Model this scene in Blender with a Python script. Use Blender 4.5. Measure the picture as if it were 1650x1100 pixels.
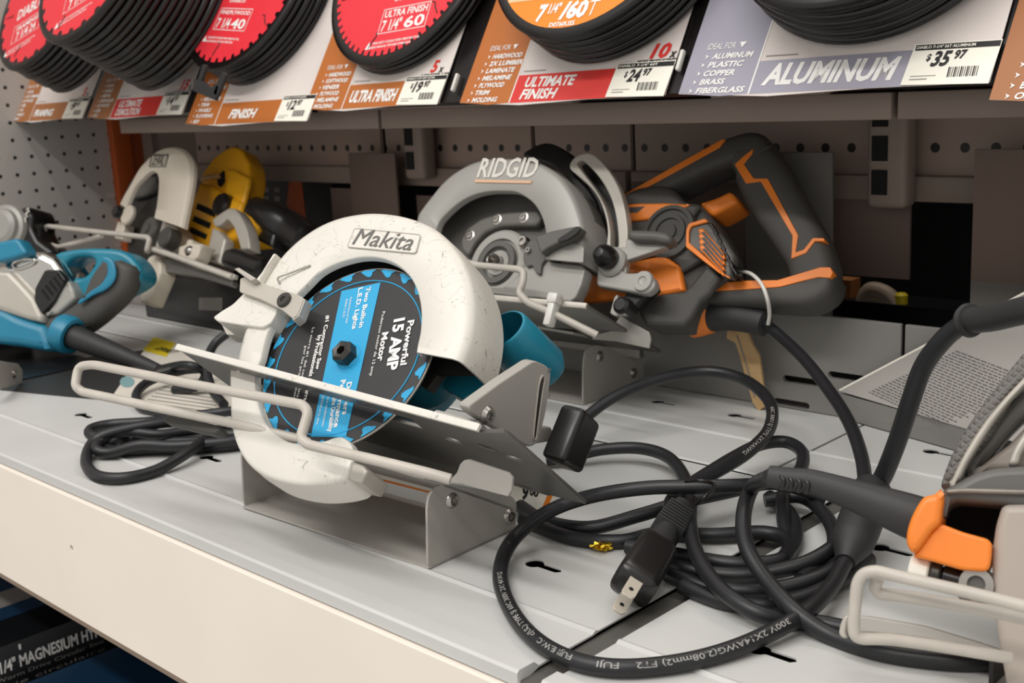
import bpy, bmesh, math, random
import numpy as np
from mathutils import Matrix, Vector
random.seed(7)
SC = bpy.context.scene
for _o in list(bpy.data.objects): bpy.data.objects.remove(_o)

# ------------------------------------------------------------ camera
YAW, PIT, ROL, FPX = math.radians(44.49897), math.radians(12.3439), math.radians(-3.00267), 1894.77
CXP, CYP = 825.0, 550.0
CAM = np.array([0.0, 0.0, 0.292])
FW = np.array([-math.sin(YAW)*math.cos(PIT), math.cos(YAW)*math.cos(PIT), -math.sin(PIT)])
_r0 = np.array([math.cos(YAW), math.sin(YAW), 0.0]); _u0 = np.cross(_r0, FW)
RT = math.cos(ROL)*_r0+math.sin(ROL)*_u0
UP = -math.sin(ROL)*_r0+math.cos(ROL)*_u0
cd = bpy.data.cameras.new('camera'); cam = bpy.data.objects.new('camera', cd); SC.collection.objects.link(cam)
cd.sensor_width = 36.0; cd.lens = FPX/1650*36.0; cd.clip_start = 0.01
cam.matrix_world = Matrix(((RT[0], UP[0], -FW[0], CAM[0]), (RT[1], UP[1], -FW[1], CAM[1]), (RT[2], UP[2], -FW[2], CAM[2]), (0, 0, 0, 1)))
cd.dof.use_dof = True; cd.dof.focus_distance = 0.74; cd.dof.aperture_fstop = 16.0
SC.camera = cam

# ------------------------------------------------------------ world, lights, exposure
w = bpy.data.worlds.new('store'); SC.world = w; w.use_nodes = True
w.node_tree.nodes['Background'].inputs[0].default_value = (1.0, 0.97, 0.93, 1)
w.node_tree.nodes['Background'].inputs[1].default_value = 0.60
def area(name, loc, target, sx, sy, power, col=(1, 1, 1)):
    ld = bpy.data.lights.new(name, 'AREA'); ld.shape = 'RECTANGLE'; ld.size = sx; ld.size_y = sy; ld.energy = power; ld.color = col
    o = bpy.data.objects.new(name, ld); SC.collection.objects.link(o); o.location = loc
    o.rotation_euler = (Vector(target)-Vector(loc)).to_track_quat('-Z', 'Y').to_euler()
    return o
area('ceiling_strip_light', (-0.6, -1.75, 2.85), (-0.6, 0.6, 0.1), 3.0, 0.16, 46, (1, .97, .93))
area('ceiling_strip_light', (-0.4, -0.55, 2.85), (-0.4, 0.5, 0.1), 3.0, 0.16, 27, (1, .98, .95))
area('next_aisle_light', (-.5, 1.03, 1.0), (-.5, 1.03, 0), .6, .05, 1.6, (1, .93, .85))
SC.view_settings.view_transform = 'Standard'; SC.view_settings.look = 'None'
SC.view_settings.gamma = 1.0; SC.view_settings.use_curve_mapping = False
SC.view_settings.exposure = 0.22

# ------------------------------------------------------------ tracing helpers: photo pixel -> point on a real plane
def ray(x, y): return FW+RT*((x-CXP)/FPX)-UP*((y-CYP)/FPX)
def pz(x, y, z=0.0): d = ray(x, y); return CAM+d*((z-CAM[2])/d[2])
def pY(x, y, Y): d = ray(x, y); return CAM+d*((Y-CAM[1])/d[1])
def pX(x, y, X): d = ray(x, y); return CAM+d*((X-CAM[0])/d[0])
def g(x0, y0, s, pts): return [(x0+a/s, y0+b/s) for a, b in pts]
class Fr:
    """right-handed frame: e, u in the plane, n its normal; o origin"""
    def __init__(s, o, e, u, n): s.o, s.e, s.u, s.n = [np.array(v, float) for v in (o, e, u, n)]
    @staticmethod
    def saw(px, py, d, th, ps):
        o = CAM+ray(px, py)*d
        n = np.array([math.sin(ps)*math.cos(th), -math.cos(ps)*math.cos(th), math.sin(th)])
        e = np.array([math.cos(ps), math.sin(ps), 0.0]); return Fr(o, e, np.cross(n, e), n)
    def l(s, x, y, n=0.0):
        d = ray(x, y); t = ((s.o+s.n*n-CAM)@s.n)/(d@s.n); p = CAM+d*t-s.o
        return (float(p@s.e), float(p@s.u))
    def t(s, pts, n=0.0): return [s.l(x, y, n) for x, y in pts]
    def w(s, a, b, c): return s.o+s.e*a+s.u*b+s.n*c
    def M(s): return Matrix(((s.e[0], s.u[0], s.n[0], s.o[0]), (s.e[1], s.u[1], s.n[1], s.o[1]), (s.e[2], s.u[2], s.n[2], s.o[2]), (0, 0, 0, 1)))
    def shift(s, a=0, b=0, c=0, rot=0.0):
        e = s.e*math.cos(rot)+s.u*math.sin(rot); u = -s.e*math.sin(rot)+s.u*math.cos(rot)
        return Fr(s.w(a, b, c), e, u, s.n)
WORLD = Fr((0, 0, 0), (1, 0, 0), (0, 1, 0), (0, 0, 1))
def yz(x=0.0): return Fr((x, 0, 0), (0, 1, 0), (0, 0, 1), (1, 0, 0))     # normal +X
def xz(y=0.0): return Fr((0, y, 0), (1, 0, 0), (0, 0, 1), (0, -1, 0))    # normal -Y (faces the aisle)

# ------------------------------------------------------------ materials
def lin(h):
    h = h.lstrip('#'); v = [int(h[i:i+2], 16)/255 for i in (0, 2, 4)]
    return tuple(c/12.92 if c <= .04045 else ((c+.055)/1.055)**2.4 for c in v)+(1,)
MATS = {}
def mat(name, col, rough=.5, metal=0.0, var=0.0, scale=40.0, bump=0.0, bscale=400.0, col2=None, spec=.5, coat=0.0, wear=0.0):
    if name in MATS: return MATS[name]
    m = bpy.data.materials.new(name); m.use_nodes = True; nt = m.node_tree; N = nt.nodes; b = N['Principled BSDF']
    c = lin(col); b.inputs['Base Color'].default_value = c; b.inputs['Roughness'].default_value = rough
    b.inputs['Metallic'].default_value = metal; b.inputs['Specular IOR Level'].default_value = spec; b.inputs['Coat Weight'].default_value = coat
    tc = N.new('ShaderNodeTexCoord')
    if var > 0 or col2:
        no = N.new('ShaderNodeTexNoise'); no.inputs['Scale'].default_value = scale; no.inputs['Detail'].default_value = 6
        nt.links.new(tc.outputs['Object'], no.inputs['Vector'])
        r = N.new('ShaderNodeValToRGB'); r.color_ramp.elements[0].position = .35; r.color_ramp.elements[1].position = .68
        c2 = lin(col2) if col2 else tuple(v*(1-var) for v in c[:3])+(1,)
        r.color_ramp.elements[0].color = c2; r.color_ramp.elements[1].color = c
        nt.links.new(no.outputs[0], r.inputs[0]); nt.links.new(r.outputs[0], b.inputs['Base Color'])
        mr = N.new('ShaderNodeMapRange'); mr.inputs[3].default_value = rough-.08; mr.inputs[4].default_value = rough+.08
        nt.links.new(no.outputs[0], mr.inputs[0]); nt.links.new(mr.outputs[0], b.inputs['Roughness'])
        if wear > 0:                                   # thin dark scratches
            mp = N.new('ShaderNodeMapping'); mp.inputs['Scale'].default_value = (1, 1, 1)
            nt.links.new(tc.outputs['Object'], mp.inputs[0])
            wv = N.new('ShaderNodeTexNoise'); wv.inputs['Scale'].default_value = 38; wv.inputs['Detail'].default_value = 3; wv.inputs['Distortion'].default_value = 1.5
            nt.links.new(mp.outputs[0], wv.inputs['Vector'])
            r2 = N.new('ShaderNodeValToRGB'); e = r2.color_ramp.elements
            e[0].position = .498; e[0].color = (0, 0, 0, 1); e[1].position = .502; e[1].color = (0, 0, 0, 1); k = e.new(.5); k.color = (1, 1, 1, 1)
            nt.links.new(wv.outputs[0], r2.inputs[0])
            ms = N.new('ShaderNodeTexNoise'); ms.inputs['Scale'].default_value = 14; nt.links.new(tc.outputs['Object'], ms.inputs['Vector'])
            r3 = N.new('ShaderNodeValToRGB'); r3.color_ramp.elements[0].position = .44; r3.color_ramp.elements[1].position = .56
            nt.links.new(ms.outputs[0], r3.inputs[0])
            mu = N.new('ShaderNodeMath'); mu.operation = 'MULTIPLY'; nt.links.new(r2.outputs[0], mu.inputs[0]); nt.links.new(r3.outputs[0], mu.inputs[1])
            mu2 = N.new('ShaderNodeMath'); mu2.operation = 'MULTIPLY'; mu2.inputs[1].default_value = wear; nt.links.new(mu.outputs[0], mu2.inputs[0])
            mx = N.new('ShaderNodeMix'); mx.data_type = 'RGBA'; mx.inputs[7].default_value = (.06, .055, .05, 1)
            nt.links.new(mu2.outputs[0], mx.inputs[0]); nt.links.new(r.outputs[0], mx.inputs[6]); nt.links.new(mx.outputs[2], b.inputs['Base Color'])
    if bump > 0:
        nb = N.new('ShaderNodeTexNoise'); nb.inputs['Scale'].default_value = bscale; nb.inputs['Detail'].default_value = 3
        nt.links.new(tc.outputs['Object'], nb.inputs['Vector'])
        bp = N.new('ShaderNodeBump'); bp.inputs['Strength'].default_value = bump; bp.inputs['Distance'].default_value = .001
        nt.links.new(nb.outputs[0], bp.inputs['Height']); nt.links.new(bp.outputs[0], b.inputs['Normal'])
    MATS[name] = m; return m
def dot_mat(name, col, hole, pitch, rad, axes, off=(0, 0), col2=None, var=.08, rough=.55, rowmin=None, rowmax=None, scuff=None):
    """painted sheet punched with a square grid of holes (object coordinates = world metres)"""
    m = bpy.data.materials.new(name); m.use_nodes = True; nt = m.node_tree; N = nt.nodes; b = N['Principled BSDF']; L = nt.links
    tc = N.new('ShaderNodeTexCoord'); sx = N.new('ShaderNodeSeparateXYZ'); L.new(tc.outputs['Object'], sx.inputs[0])
    def mth(op, a, b_=None, c_=None):
        q = N.new('ShaderNodeMath'); q.operation = op
        for i, v in enumerate((a, b_, c_)):
            if v is None: continue
            if isinstance(v, (int, float)): q.inputs[i].default_value = v
            else: L.new(v, q.inputs[i])
        return q.outputs[0]
    ds = []
    for ax, of in zip(axes, off):
        v = mth('SUBTRACT', sx.outputs[ax], of); v = mth('DIVIDE', v, pitch); f = mth('FRACT', v); d = mth('SUBTRACT', f, .5); ds.append(mth('MULTIPLY', d, d))
    r = mth('SQRT', mth('ADD', ds[0], ds[1])); k = mth('LESS_THAN', r, rad/pitch)
    if rowmin is not None:
        k = mth('MULTIPLY', k, mth('MULTIPLY', mth('GREATER_THAN', sx.outputs[axes[1]], rowmin), mth('LESS_THAN', sx.outputs[axes[1]], rowmax)))
    no = N.new('ShaderNodeTexNoise'); no.inputs['Scale'].default_value = 6; no.inputs['Detail'].default_value = 6; L.new(tc.outputs['Object'], no.inputs['Vector'])
    rr = N.new('ShaderNodeValToRGB'); c = lin(col); rr.color_ramp.elements[0].position = .3; rr.color_ramp.elements[1].position = .7
    rr.color_ramp.elements[0].color = tuple(v*(1-var) for v in c[:3])+(1,); rr.color_ramp.elements[1].color = c; L.new(no.outputs[0], rr.inputs[0])
    base = rr.outputs[0]
    if scuff:
        mp = N.new('ShaderNodeMapping'); mp.inputs['Scale'].default_value = (1, 26, 60); mp.inputs['Rotation'].default_value = (.9, 0, 0); L.new(tc.outputs['Object'], mp.inputs[0])
        ns = N.new('ShaderNodeTexNoise'); ns.inputs['Scale'].default_value = 1.0; ns.inputs['Detail'].default_value = 2; ns.inputs['Distortion'].default_value = .8; L.new(mp.outputs[0], ns.inputs['Vector'])
        rs = N.new('ShaderNodeValToRGB'); rs.color_ramp.elements[0].position = .67; rs.color_ramp.elements[1].position = .72; L.new(ns.outputs[0], rs.inputs[0])
        kk = mth('MULTIPLY', rs.outputs[0], mth('LESS_THAN', sx.outputs[2], scuff))
        mx0 = N.new('ShaderNodeMix'); mx0.data_type = 'RGBA'; mx0.inputs[7].default_value = lin('c9c4bf'); L.new(kk, mx0.inputs[0]); L.new(base, mx0.inputs[6]); base = mx0.outputs[2]
    mx = N.new('ShaderNodeMix'); mx.data_type = 'RGBA'; L.new(k, mx.inputs[0]); L.new(base, mx.inputs[6]); mx.inputs[7].default_value = lin(hole)
    L.new(mx.outputs[2], b.inputs['Base Color']); b.inputs['Roughness'].default_value = rough
    MATS[name] = m; return m

def net_mat(name, col, pitch):
    m = mat(name, col, .55); nt = m.node_tree; N = nt.nodes; tc = [n for n in N if n.type == 'TEX_COORD'][0]; outs = []
    for rz in (math.radians(40), math.radians(-50)):
        mp = N.new('ShaderNodeMapping'); mp.inputs['Rotation'].default_value = (0, 0, rz); nt.links.new(tc.outputs['Object'], mp.inputs[0])
        wv = N.new('ShaderNodeTexWave'); wv.inputs['Scale'].default_value = .31416/pitch; wv.wave_profile = 'SIN'; nt.links.new(mp.outputs[0], wv.inputs['Vector']); outs.append(wv.outputs[0])
    mn = N.new('ShaderNodeMath'); mn.operation = 'MINIMUM'; nt.links.new(outs[0], mn.inputs[0]); nt.links.new(outs[1], mn.inputs[1])
    bp = N.new('ShaderNodeBump'); bp.inputs['Strength'].default_value = 1.0; bp.inputs['Distance'].default_value = .001; nt.links.new(mn.outputs[0], bp.inputs['Height']); nt.links.new(bp.outputs[0], N['Principled BSDF'].inputs['Normal'])
    return m

# ------------------------------------------------------------ object helpers
WM = {}
def finish(ob, name, m, parent, M, smooth=True, label=None, ang=.6):
    ob.name = name
    if m is not None:
        ob.data.materials.clear(); ob.data.materials.append(m)
    SC.collection.objects.link(ob)
    if M is None: M = Matrix.Identity(4)
    if isinstance(M, Fr): M = M.M()
    if parent is not None:
        ob.parent = parent; ob.matrix_basis = WM[parent].inverted() @ M
    else: ob.matrix_basis = M
    WM[ob] = M.copy()
    if smooth and len(ob.data.polygons):
        ob.data.polygons.foreach_set('use_smooth', [True]*len(ob.data.polygons)); ob.data.set_sharp_from_angle(angle=ang)
    if label: ob['label'] = label
    return ob
def thing(name, label, cat, loc=(0, 0, 0), group=None):
    o = bpy.data.objects.new(name, None); SC.collection.objects.link(o); o.empty_display_size = .02
    o.location = Vector([float(v) for v in loc]); WM[o] = Matrix.Translation(o.location)
    return tag(o, label, cat, group)
def tag(o, label, cat, group=None):
    o['label'] = label; o['category'] = cat
    if group: o['group'] = group
    return o
def struct(o): o['kind'] = 'structure'; return o
def mesh(verts, faces, name, m, parent=None, M=None, smooth=True, label=None, ang=.6):
    me = bpy.data.meshes.new(name); me.from_pydata([tuple(map(float, v)) for v in verts], [], faces); me.update()
    return finish(bpy.data.objects.new(name, me), name, m, parent, M, smooth, label, ang)
def bmobj(bm, name, m, parent=None, M=None, smooth=True, label=None, ang=.6):
    me = bpy.data.meshes.new(name); bm.to_mesh(me); bm.free(); me.update()
    return finish(bpy.data.objects.new(name, me), name, m, parent, M, smooth, label, ang)
def crv(cu, name):
    o = bpy.data.objects.new('tmp', cu); me = bpy.data.meshes.new_from_object(o); bpy.data.objects.remove(o); bpy.data.curves.remove(cu); me.name = name; return me
def plate_mesh(outs, t, bevel=0.0, res=2):
    cu = bpy.data.curves.new('c', 'CURVE'); cu.dimensions = '2D'; cu.fill_mode = 'BOTH'; bevel = min(bevel, t/2-1e-5) if t > 0 else 0
    cu.extrude = max(t/2-bevel, 0); cu.bevel_depth = bevel; cu.bevel_resolution = res; cu.offset = -bevel
    for pts in outs:
        s = cu.splines.new('POLY'); s.points.add(len(pts)-1); s.use_cyclic_u = True
        for i, p in enumerate(pts): s.points[i].co = (p[0], p[1], 0, 1)
    return crv(cu, 'plate')
def plate(name, outs, n0, n1, m, parent=None, M=None, bevel=0.0, res=2, label=None, ang=.6, smooth=True):
    """flat part: outline(s) (first the outside, then holes) in the frame's e,u plane, solid from n0 to n1"""
    if not isinstance(outs[0][0], (list, tuple)): outs = [outs]
    t = abs(n1-n0); me = plate_mesh(outs, t, bevel, res); c = (n0+n1)/2
    for v in me.vertices: v.co.z += c
    me.update()
    return finish(bpy.data.objects.new(name, me), name, m, parent, M, smooth, label, ang)
def smoothpath(pts, k=8, closed=False):
    P = [np.array(p, float) for p in pts]; n = len(P); out = []
    rng = range(n) if closed else range(n-1)
    for i in rng:
        p0 = P[(i-1) % n] if (closed or i > 0) else 2*P[0]-P[1]
        p1, p2 = P[i], P[(i+1) % n]; p3 = P[(i+2) % n] if (closed or i < n-2) else 2*P[-1]-P[-2]
        for j in range(k):
            t = j/k; out.append(.5*((2*p1)+(-p0+p2)*t+(2*p0-5*p1+4*p2-p3)*t*t+(-p0+3*p1-3*p2+p3)*t**3))
    if not closed: out.append(P[-1])
    return out
def sm(pts, k=4, closed=True): return [tuple(p) for p in smoothpath(pts, k, closed)]
def rounded(pts, r, k=4):
    """round the corners of a polyline (2D or 3D), ends kept"""
    P = [np.array(p, float) for p in pts]; out = [P[0]]
    for i in range(1, len(P)-1):
        a, b = P[i-1]-P[i], P[i+1]-P[i]; la, lb = np.linalg.norm(a), np.linalg.norm(b); q = min(r, la*.45, lb*.45)
        A, B = P[i]+a/la*q, P[i]+b/lb*q
        for j in range(k+1): t = j/k; out.append((1-t)**2*A+2*t*(1-t)*P[i]+t*t*B)
    out.append(P[-1]); return out
def rpoly(pts, r, k=3):
    n = len(pts); P = [np.array(p, float) for p in pts]; out = []
    for i in range(n):
        a, b = P[i-1]-P[i], P[(i+1) % n]-P[i]; la, lb = np.linalg.norm(a), np.linalg.norm(b); q = min(r, la*.45, lb*.45)
        A, B = P[i]+a/la*q, P[i]+b/lb*q
        for j in range(k+1): t = j/k; out.append(tuple((1-t)**2*A+2*t*(1-t)*P[i]+t*t*B))
    return out
def weld(me):
    bm = bmesh.new(); bm.from_mesh(me); bmesh.ops.remove_doubles(bm, verts=bm.verts, dist=1e-6); bmesh.ops.recalc_face_normals(bm, faces=bm.faces); bm.to_mesh(me); bm.free()
def tube_mesh(pts, r, res=4, cyclic=False):
    cu = bpy.data.curves.new('c', 'CURVE'); cu.dimensions = '3D'; cu.bevel_depth = r if not isinstance(r, (list, tuple)) else 1.0; cu.bevel_resolution = res; cu.use_fill_caps = True
    s = cu.splines.new('POLY'); s.points.add(len(pts)-1); s.use_cyclic_u = cyclic
    for i, p in enumerate(pts):
        s.points[i].co = (float(p[0]), float(p[1]), float(p[2]), 1)
        if isinstance(r, (list, tuple)): s.points[i].radius = r[i]
    return crv(cu, 'tube')
def tube(name, pts, r, m, parent=None, M=None, k=0, res=4, cyclic=False, label=None):
    if k: pts = smoothpath(pts, k, cyclic)
    return finish(bpy.data.objects.new(name, tube_mesh(pts, r, res, cyclic)), name, m, parent, M, True, label, .9)
def lathe_mesh(prof, seg=40, arc=None):
    vs, fs = [], []; n = len(prof)
    for i in range(seg):
        a = 2*math.pi*i/seg
        for r, z in prof: vs.append((r*math.cos(a), r*math.sin(a), z))
    for i in range(seg):
        for j in range(n-1): fs.append((i*n+j, ((i+1) % seg)*n+j, ((i+1) % seg)*n+j+1, i*n+j+1))
    me = bpy.data.meshes.new('lathe'); me.from_pydata(vs, [], fs)
    bm = bmesh.new(); bm.from_mesh(me); bmesh.ops.remove_doubles(bm, verts=bm.verts, dist=1e-6); bmesh.ops.recalc_face_normals(bm, faces=bm.faces); bm.to_mesh(me); bm.free()
    return me
def lathe(name, prof, m, parent=None, M=None, seg=40, label=None, ang=.5):
    return finish(bpy.data.objects.new(name, lathe_mesh(prof, seg)), name, m, parent, M, True, label, ang)
def sweep_mesh(st, K=20, ex=2.0, cap=True):
    """st: list of (centre, half width vector A, half height vector B): super-elliptic rings joined along the list"""
    vs, fs = [], []; n = len(st)
    for c, A, B in st:
        c, A, B = np.array(c, float), np.array(A, float), np.array(B, float)
        for k in range(K):
            a = 2*math.pi*k/K; x, y = math.cos(a), math.sin(a)
            vs.append(c+A*math.copysign(abs(x)**(2/ex), x)+B*math.copysign(abs(y)**(2/ex), y))
    for i in range(n-1):
        for k in range(K): fs.append((i*K+k, i*K+(k+1) % K, (i+1)*K+(k+1) % K, (i+1)*K+k))
    if cap: fs.append(tuple(range(K))[::-1]); fs.append(tuple((n-1)*K+k for k in range(K)))
    me = bpy.data.meshes.new('sweep'); me.from_pydata([tuple(map(float, v)) for v in vs], [], fs)
    bm = bmesh.new(); bm.from_mesh(me); bmesh.ops.recalc_face_normals(bm, faces=bm.faces); bm.to_mesh(me); bm.free(); return me
def sweep(name, pts, ra, rb, m, parent=None, M=None, nrm=(0, 0, 1), K=20, ex=2.4, k=5, label=None):
    """pts with in-plane half width ra[i] (across the path) and half depth rb[i] (along nrm), smoothed"""
    n = len(pts); ra = ra if isinstance(ra, (list, tuple)) else [ra]*n; rb = rb if isinstance(rb, (list, tuple)) else [rb]*n
    Q = smoothpath([tuple(p)+(ra[i], rb[i]) for i, p in enumerate(pts)], k); nv = np.array(nrm, float); st = []
    for i, q in enumerate(Q):
        t = (Q[min(i+1, len(Q)-1)]-Q[max(i-1, 0)])[:3]; t /= np.linalg.norm(t)+1e-12
        s = np.cross(nv, t); s /= np.linalg.norm(s)+1e-12; b = np.cross(t, s)
        st.append((q[:3], s*q[3], b*q[4]))
    e0, e1 = st[0], st[-1]
    t0 = (np.array(st[1][0])-e0[0]); t1 = (e1[0]-np.array(st[-2][0])); t0 /= np.linalg.norm(t0)+1e-12; t1 /= np.linalg.norm(t1)+1e-12
    r0, r1 = np.linalg.norm(e0[1])*.25, np.linalg.norm(e1[1])*.25
    st = [(e0[0]-t0*r0, e0[1]*.6, e0[2]*.6)]+st+[(e1[0]+t1*r1, e1[1]*.6, e1[2]*.6)]
    return finish(bpy.data.objects.new(name, sweep_mesh(st, K, ex)), name, m, parent, M, True, label, .9)
def box_bm(bm, lo, hi, bevel=0.0, seg=2):
    r = bmesh.ops.create_cube(bm, size=1.0); vs = r['verts']
    for v in vs: v.co = Vector([lo[i]+(v.co[i]+.5)*(hi[i]-lo[i]) for i in range(3)])
    if bevel > 0:
        es = list({e for v in vs for e in v.link_edges}); bmesh.ops.bevel(bm, geom=es, offset=bevel, segments=seg, profile=.5, affect='EDGES')
def box(name, lo, hi, m, parent=None, M=None, bevel=0.0, seg=2, label=None):
    bm = bmesh.new(); box_bm(bm, lo, hi, bevel, seg); return bmobj(bm, name, m, parent, M, True, label)
def cyl(name, r, z0, z1, m, parent=None, M=None, seg=32, bevel=0.0, label=None):
    b = bevel; prof = [(0, z0), (r-b, z0), (r, z0+b), (r, z1-b), (r-b, z1), (0, z1)] if b else [(0, z0), (r, z0), (r, z1), (0, z1)]
    return lathe(name, prof, m, parent, M, seg, label)
def band(name, outer, inner, n_face, n_back, m, parent, M, N=64, edge=.004, lip=.003, thick=.0018, label=None):
    """guard shell: a flat face between two traced lines, rounded over the outer line into a side wall"""
    def rs(pts):
        P = np.array(smoothpath(pts, 8)); d = np.r_[0, np.cumsum(np.linalg.norm(np.diff(P, axis=0), axis=1))]
        return np.array([[np.interp(t, d, P[:, i]) for i in (0, 1)] for t in np.linspace(0, d[-1], N)])
    O, I = rs(outer), rs(inner); vs, fs = [], []; cols = 9
    for o, i in zip(O, I):
        v = o-i; L = np.linalg.norm(v)+1e-9; h = v/L
        def P(f, z): q = i+h*f; return (q[0], q[1], z)
        e = min(edge, L*.4)
        vs += [P(0, n_face-lip*2), P(0, n_face-.001), P(.001, n_face), P(L*.5, n_face), P(L-e, n_face), P(L-e*.3, n_face-e*.3), P(L, n_face-e), P(L+.001, (n_face+n_back)/2), P(L+.001, n_back)]
    for a in range(N-1):
        for c in range(cols-1): fs.append((a*cols+c, a*cols+c+1, (a+1)*cols+c+1, (a+1)*cols+c))
    ob = mesh(vs, fs, name, m, parent, M, True, label, .8)
    bm = bmesh.new(); bm.from_mesh(ob.data); bmesh.ops.recalc_face_normals(bm, faces=bm.faces)
    if sum(f.normal.z*f.calc_area() for f in bm.faces) < 0: bmesh.ops.reverse_faces(bm, faces=bm.faces)
    bmesh.ops.solidify(bm, geom=list(bm.faces), thickness=thick); bm.to_mesh(ob.data); bm.free()
    ob.data.polygons.foreach_set('use_smooth', [True]*len(ob.data.polygons)); ob.data.set_sharp_from_angle(angle=.8)
    return ob
def ink_mesh(s, size=1.0, bold=0.0, shear=0.0, ext=0.0, align='LEFT', sp=1.0):
    cu = bpy.data.curves.new('t', 'FONT'); cu.body = s; cu.size = size; cu.offset = bold; cu.shear = shear; cu.extrude = ext; cu.resolution_u = 2; cu.align_x = align; cu.space_character = sp
    o = bpy.data.objects.new('tmp', cu); me = bpy.data.meshes.new_from_object(o); bpy.data.objects.remove(o); bpy.data.curves.remove(cu); return me
def ink(name, s, m, parent, M, x, y, h, width=None, rot=0.0, z=0.0, bold=.02, shear=0.0, ext=0.0, align='LEFT', label=None):
    """lettering: cap height h, optionally squeezed to width, in the frame M at (x, y), raised z"""
    me = ink_mesh(s, 1.0, bold, shear, ext/max(h/.69, 1e-6), 'LEFT')
    xs = [v.co.x for v in me.vertices] or [0]; x0, x1 = min(xs), max(xs); k = h/.69; kx = k if width is None else width/max(x1-x0, 1e-6)
    ox = {'LEFT': x0, 'CENTER': (x0+x1)/2, 'RIGHT': x1}[align]; c, s_ = math.cos(rot), math.sin(rot)
    for v in me.vertices:
        a, b = (v.co.x-ox)*kx, v.co.y*k; v.co = (x+a*c-b*s_, y+a*s_+b*c, z+v.co.z*k+ext)
    return finish(bpy.data.objects.new(name, me), name, m, parent, M, False, label)
def join_meshes(mes, name):
    bm = bmesh.new()
    for me in mes: bm.from_mesh(me)
    out = bpy.data.meshes.new(name); bm.to_mesh(out); bm.free(); return out
def flat(name, polys, z, m, parent, M, label=None):
    """thin printed shapes (each polygon filled) at height z of the frame"""
    me = join_meshes([plate_mesh([p], 0.0) for p in polys], name)
    for v in me.vertices: v.co.z += z
    return finish(bpy.data.objects.new(name, me), name, m, parent, M, False, label)
def rect(x0, y0, x1, y1): return [(x0, y0), (x1, y0), (x1, y1), (x0, y1)]
def circ(r, n=48, cx=0, cy=0): return [(cx+r*math.cos(2*math.pi*i/n), cy+r*math.sin(2*math.pi*i/n)) for i in range(n)]
def cut(ob, cutters):
    """punch real holes into a linked object with cutter objects (removed afterwards)"""
    bpy.context.view_layer.update()
    for c in cutters:
        md = ob.modifiers.new('b', 'BOOLEAN'); md.object = c; md.operation = 'DIFFERENCE'; md.solver = 'EXACT'
    dg = bpy.context.evaluated_depsgraph_get(); me = bpy.data.meshes.new_from_object(ob.evaluated_get(dg))
    me.polygons.foreach_set('use_smooth', [False]*len(me.polygons)); old = ob.data; ob.modifiers.clear(); ob.data = me; bpy.data.meshes.remove(old)
    for c in cutters: bpy.data.objects.remove(c)
def copy_tree(o, parent=None):
    c = o.copy(); SC.collection.objects.link(c); WM[c] = WM[o].copy()
    if parent is not None: c.parent = parent; c.matrix_parent_inverse = o.matrix_parent_inverse.copy()
    for ch in list(o.children): copy_tree(ch, c)
    return c
def bolt(name, parent, M, x, y, z, r=.004, h=.002, m=None, hexr=True):
    """round head with a hex socket"""
    f = M.shift(x, y, z) if isinstance(M, Fr) else M
    return lathe(name, [(0, h*.2), (r*.42, h*.2), (r*.46, h), (r*.8, h), (r, h*.6), (r, 0)], m or MATS['steel'], parent, f, 18)
# ============================================================ palette
mat('shelf_paint', 'cdcdca', .42, var=.07, scale=9, bump=.05, bscale=900)
mat('rail_paint', 'f2e8dc', .5, var=.05, scale=7, bump=.05, bscale=700)
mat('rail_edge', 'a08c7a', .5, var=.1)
mat('gap_dark', '565450', .6)
mat('riser_paint', '868480', .55, var=.08, scale=12)
mat('brown_paint', '86766c', .55, var=.12, scale=10)
mat('brown_board', '6a584f', .7, var=.1, scale=8)
mat('grey_board', '65625d', .6, var=.1, scale=8)
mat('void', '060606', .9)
mat('orange_paint', 'b8521a', .5, var=.15, scale=12)
mat('steel', 'b4b0aa', .3, metal=1.0)
mat('dark_steel', '4a4845', .4, metal=.8)
mat('cradle_paint', 'aaa69f', .45, var=.06, scale=20, bump=.08, bscale=1500)
mat('wire_paint', 'c3bcb2', .4, var=.12, scale=60)
mat('white_cast', 'dedad1', .4, var=.06, scale=16, wear=.85, bump=.05, bscale=900)
mat('grey_plate', '7d7b77', .35, metal=.55, var=.12, scale=14)
mat('grey_cast', 'a3a19b', .42, metal=.15, var=.06, scale=18, bump=.05)
mat('dark_cast', '5d5b57', .45, var=.1, scale=30)
mat('teal', '1d7f98', .35, var=.06, scale=20)
mat('teal_bright', '1f7e9e', .38, var=.06, scale=20)
mat('teal_ink', '20a0d2', .5)
mat('black_ink', '2b2a2c', .38, var=.25, scale=22, wear=.0)
mat('white_ink', 'f0eeea', .5)
mat('rubber', '2a2a2b', .55, var=.12, scale=60, bump=.1, bscale=2500)
mat('cord_rubber', '202124', .42, var=.22, scale=35, bump=.06, bscale=1800)
mat('black_plastic', '1c1b1b', .3, var=.1, scale=30)
mat('pack_plastic', '130f0f', .28, var=.1, scale=30)
net_mat('grip_net', '6d6a66', .0032)
mat('grip', '4a4845', .6, var=.1, scale=40, bump=.2, bscale=2500)
mat('grey_plastic', '66635e', .5, var=.06, scale=25)
mat('orange_plastic', 'f0842a', .42, var=.05, scale=25)
mat('yellow_plastic', 'f2b01c', .4, var=.06, scale=25)
mat('beige_cast', 'd2c8b8', .42, var=.06, scale=18)
mat('pale_cast', 'bab4aa', .4, metal=.2, var=.08, scale=22)
mat('chrome', 'cfccc6', .12, metal=1.0)
mat('red_ink', 'e8303a', .4)
mat('red_label', 'e6333f', .42, var=.03)
mat('orange_label', 'f08a26', .42)
mat('brown_card', 'a5693c', .5)
mat('card_orange', 'b86a2e', .5)
mat('card_red', 'd9352f', .5)
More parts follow.
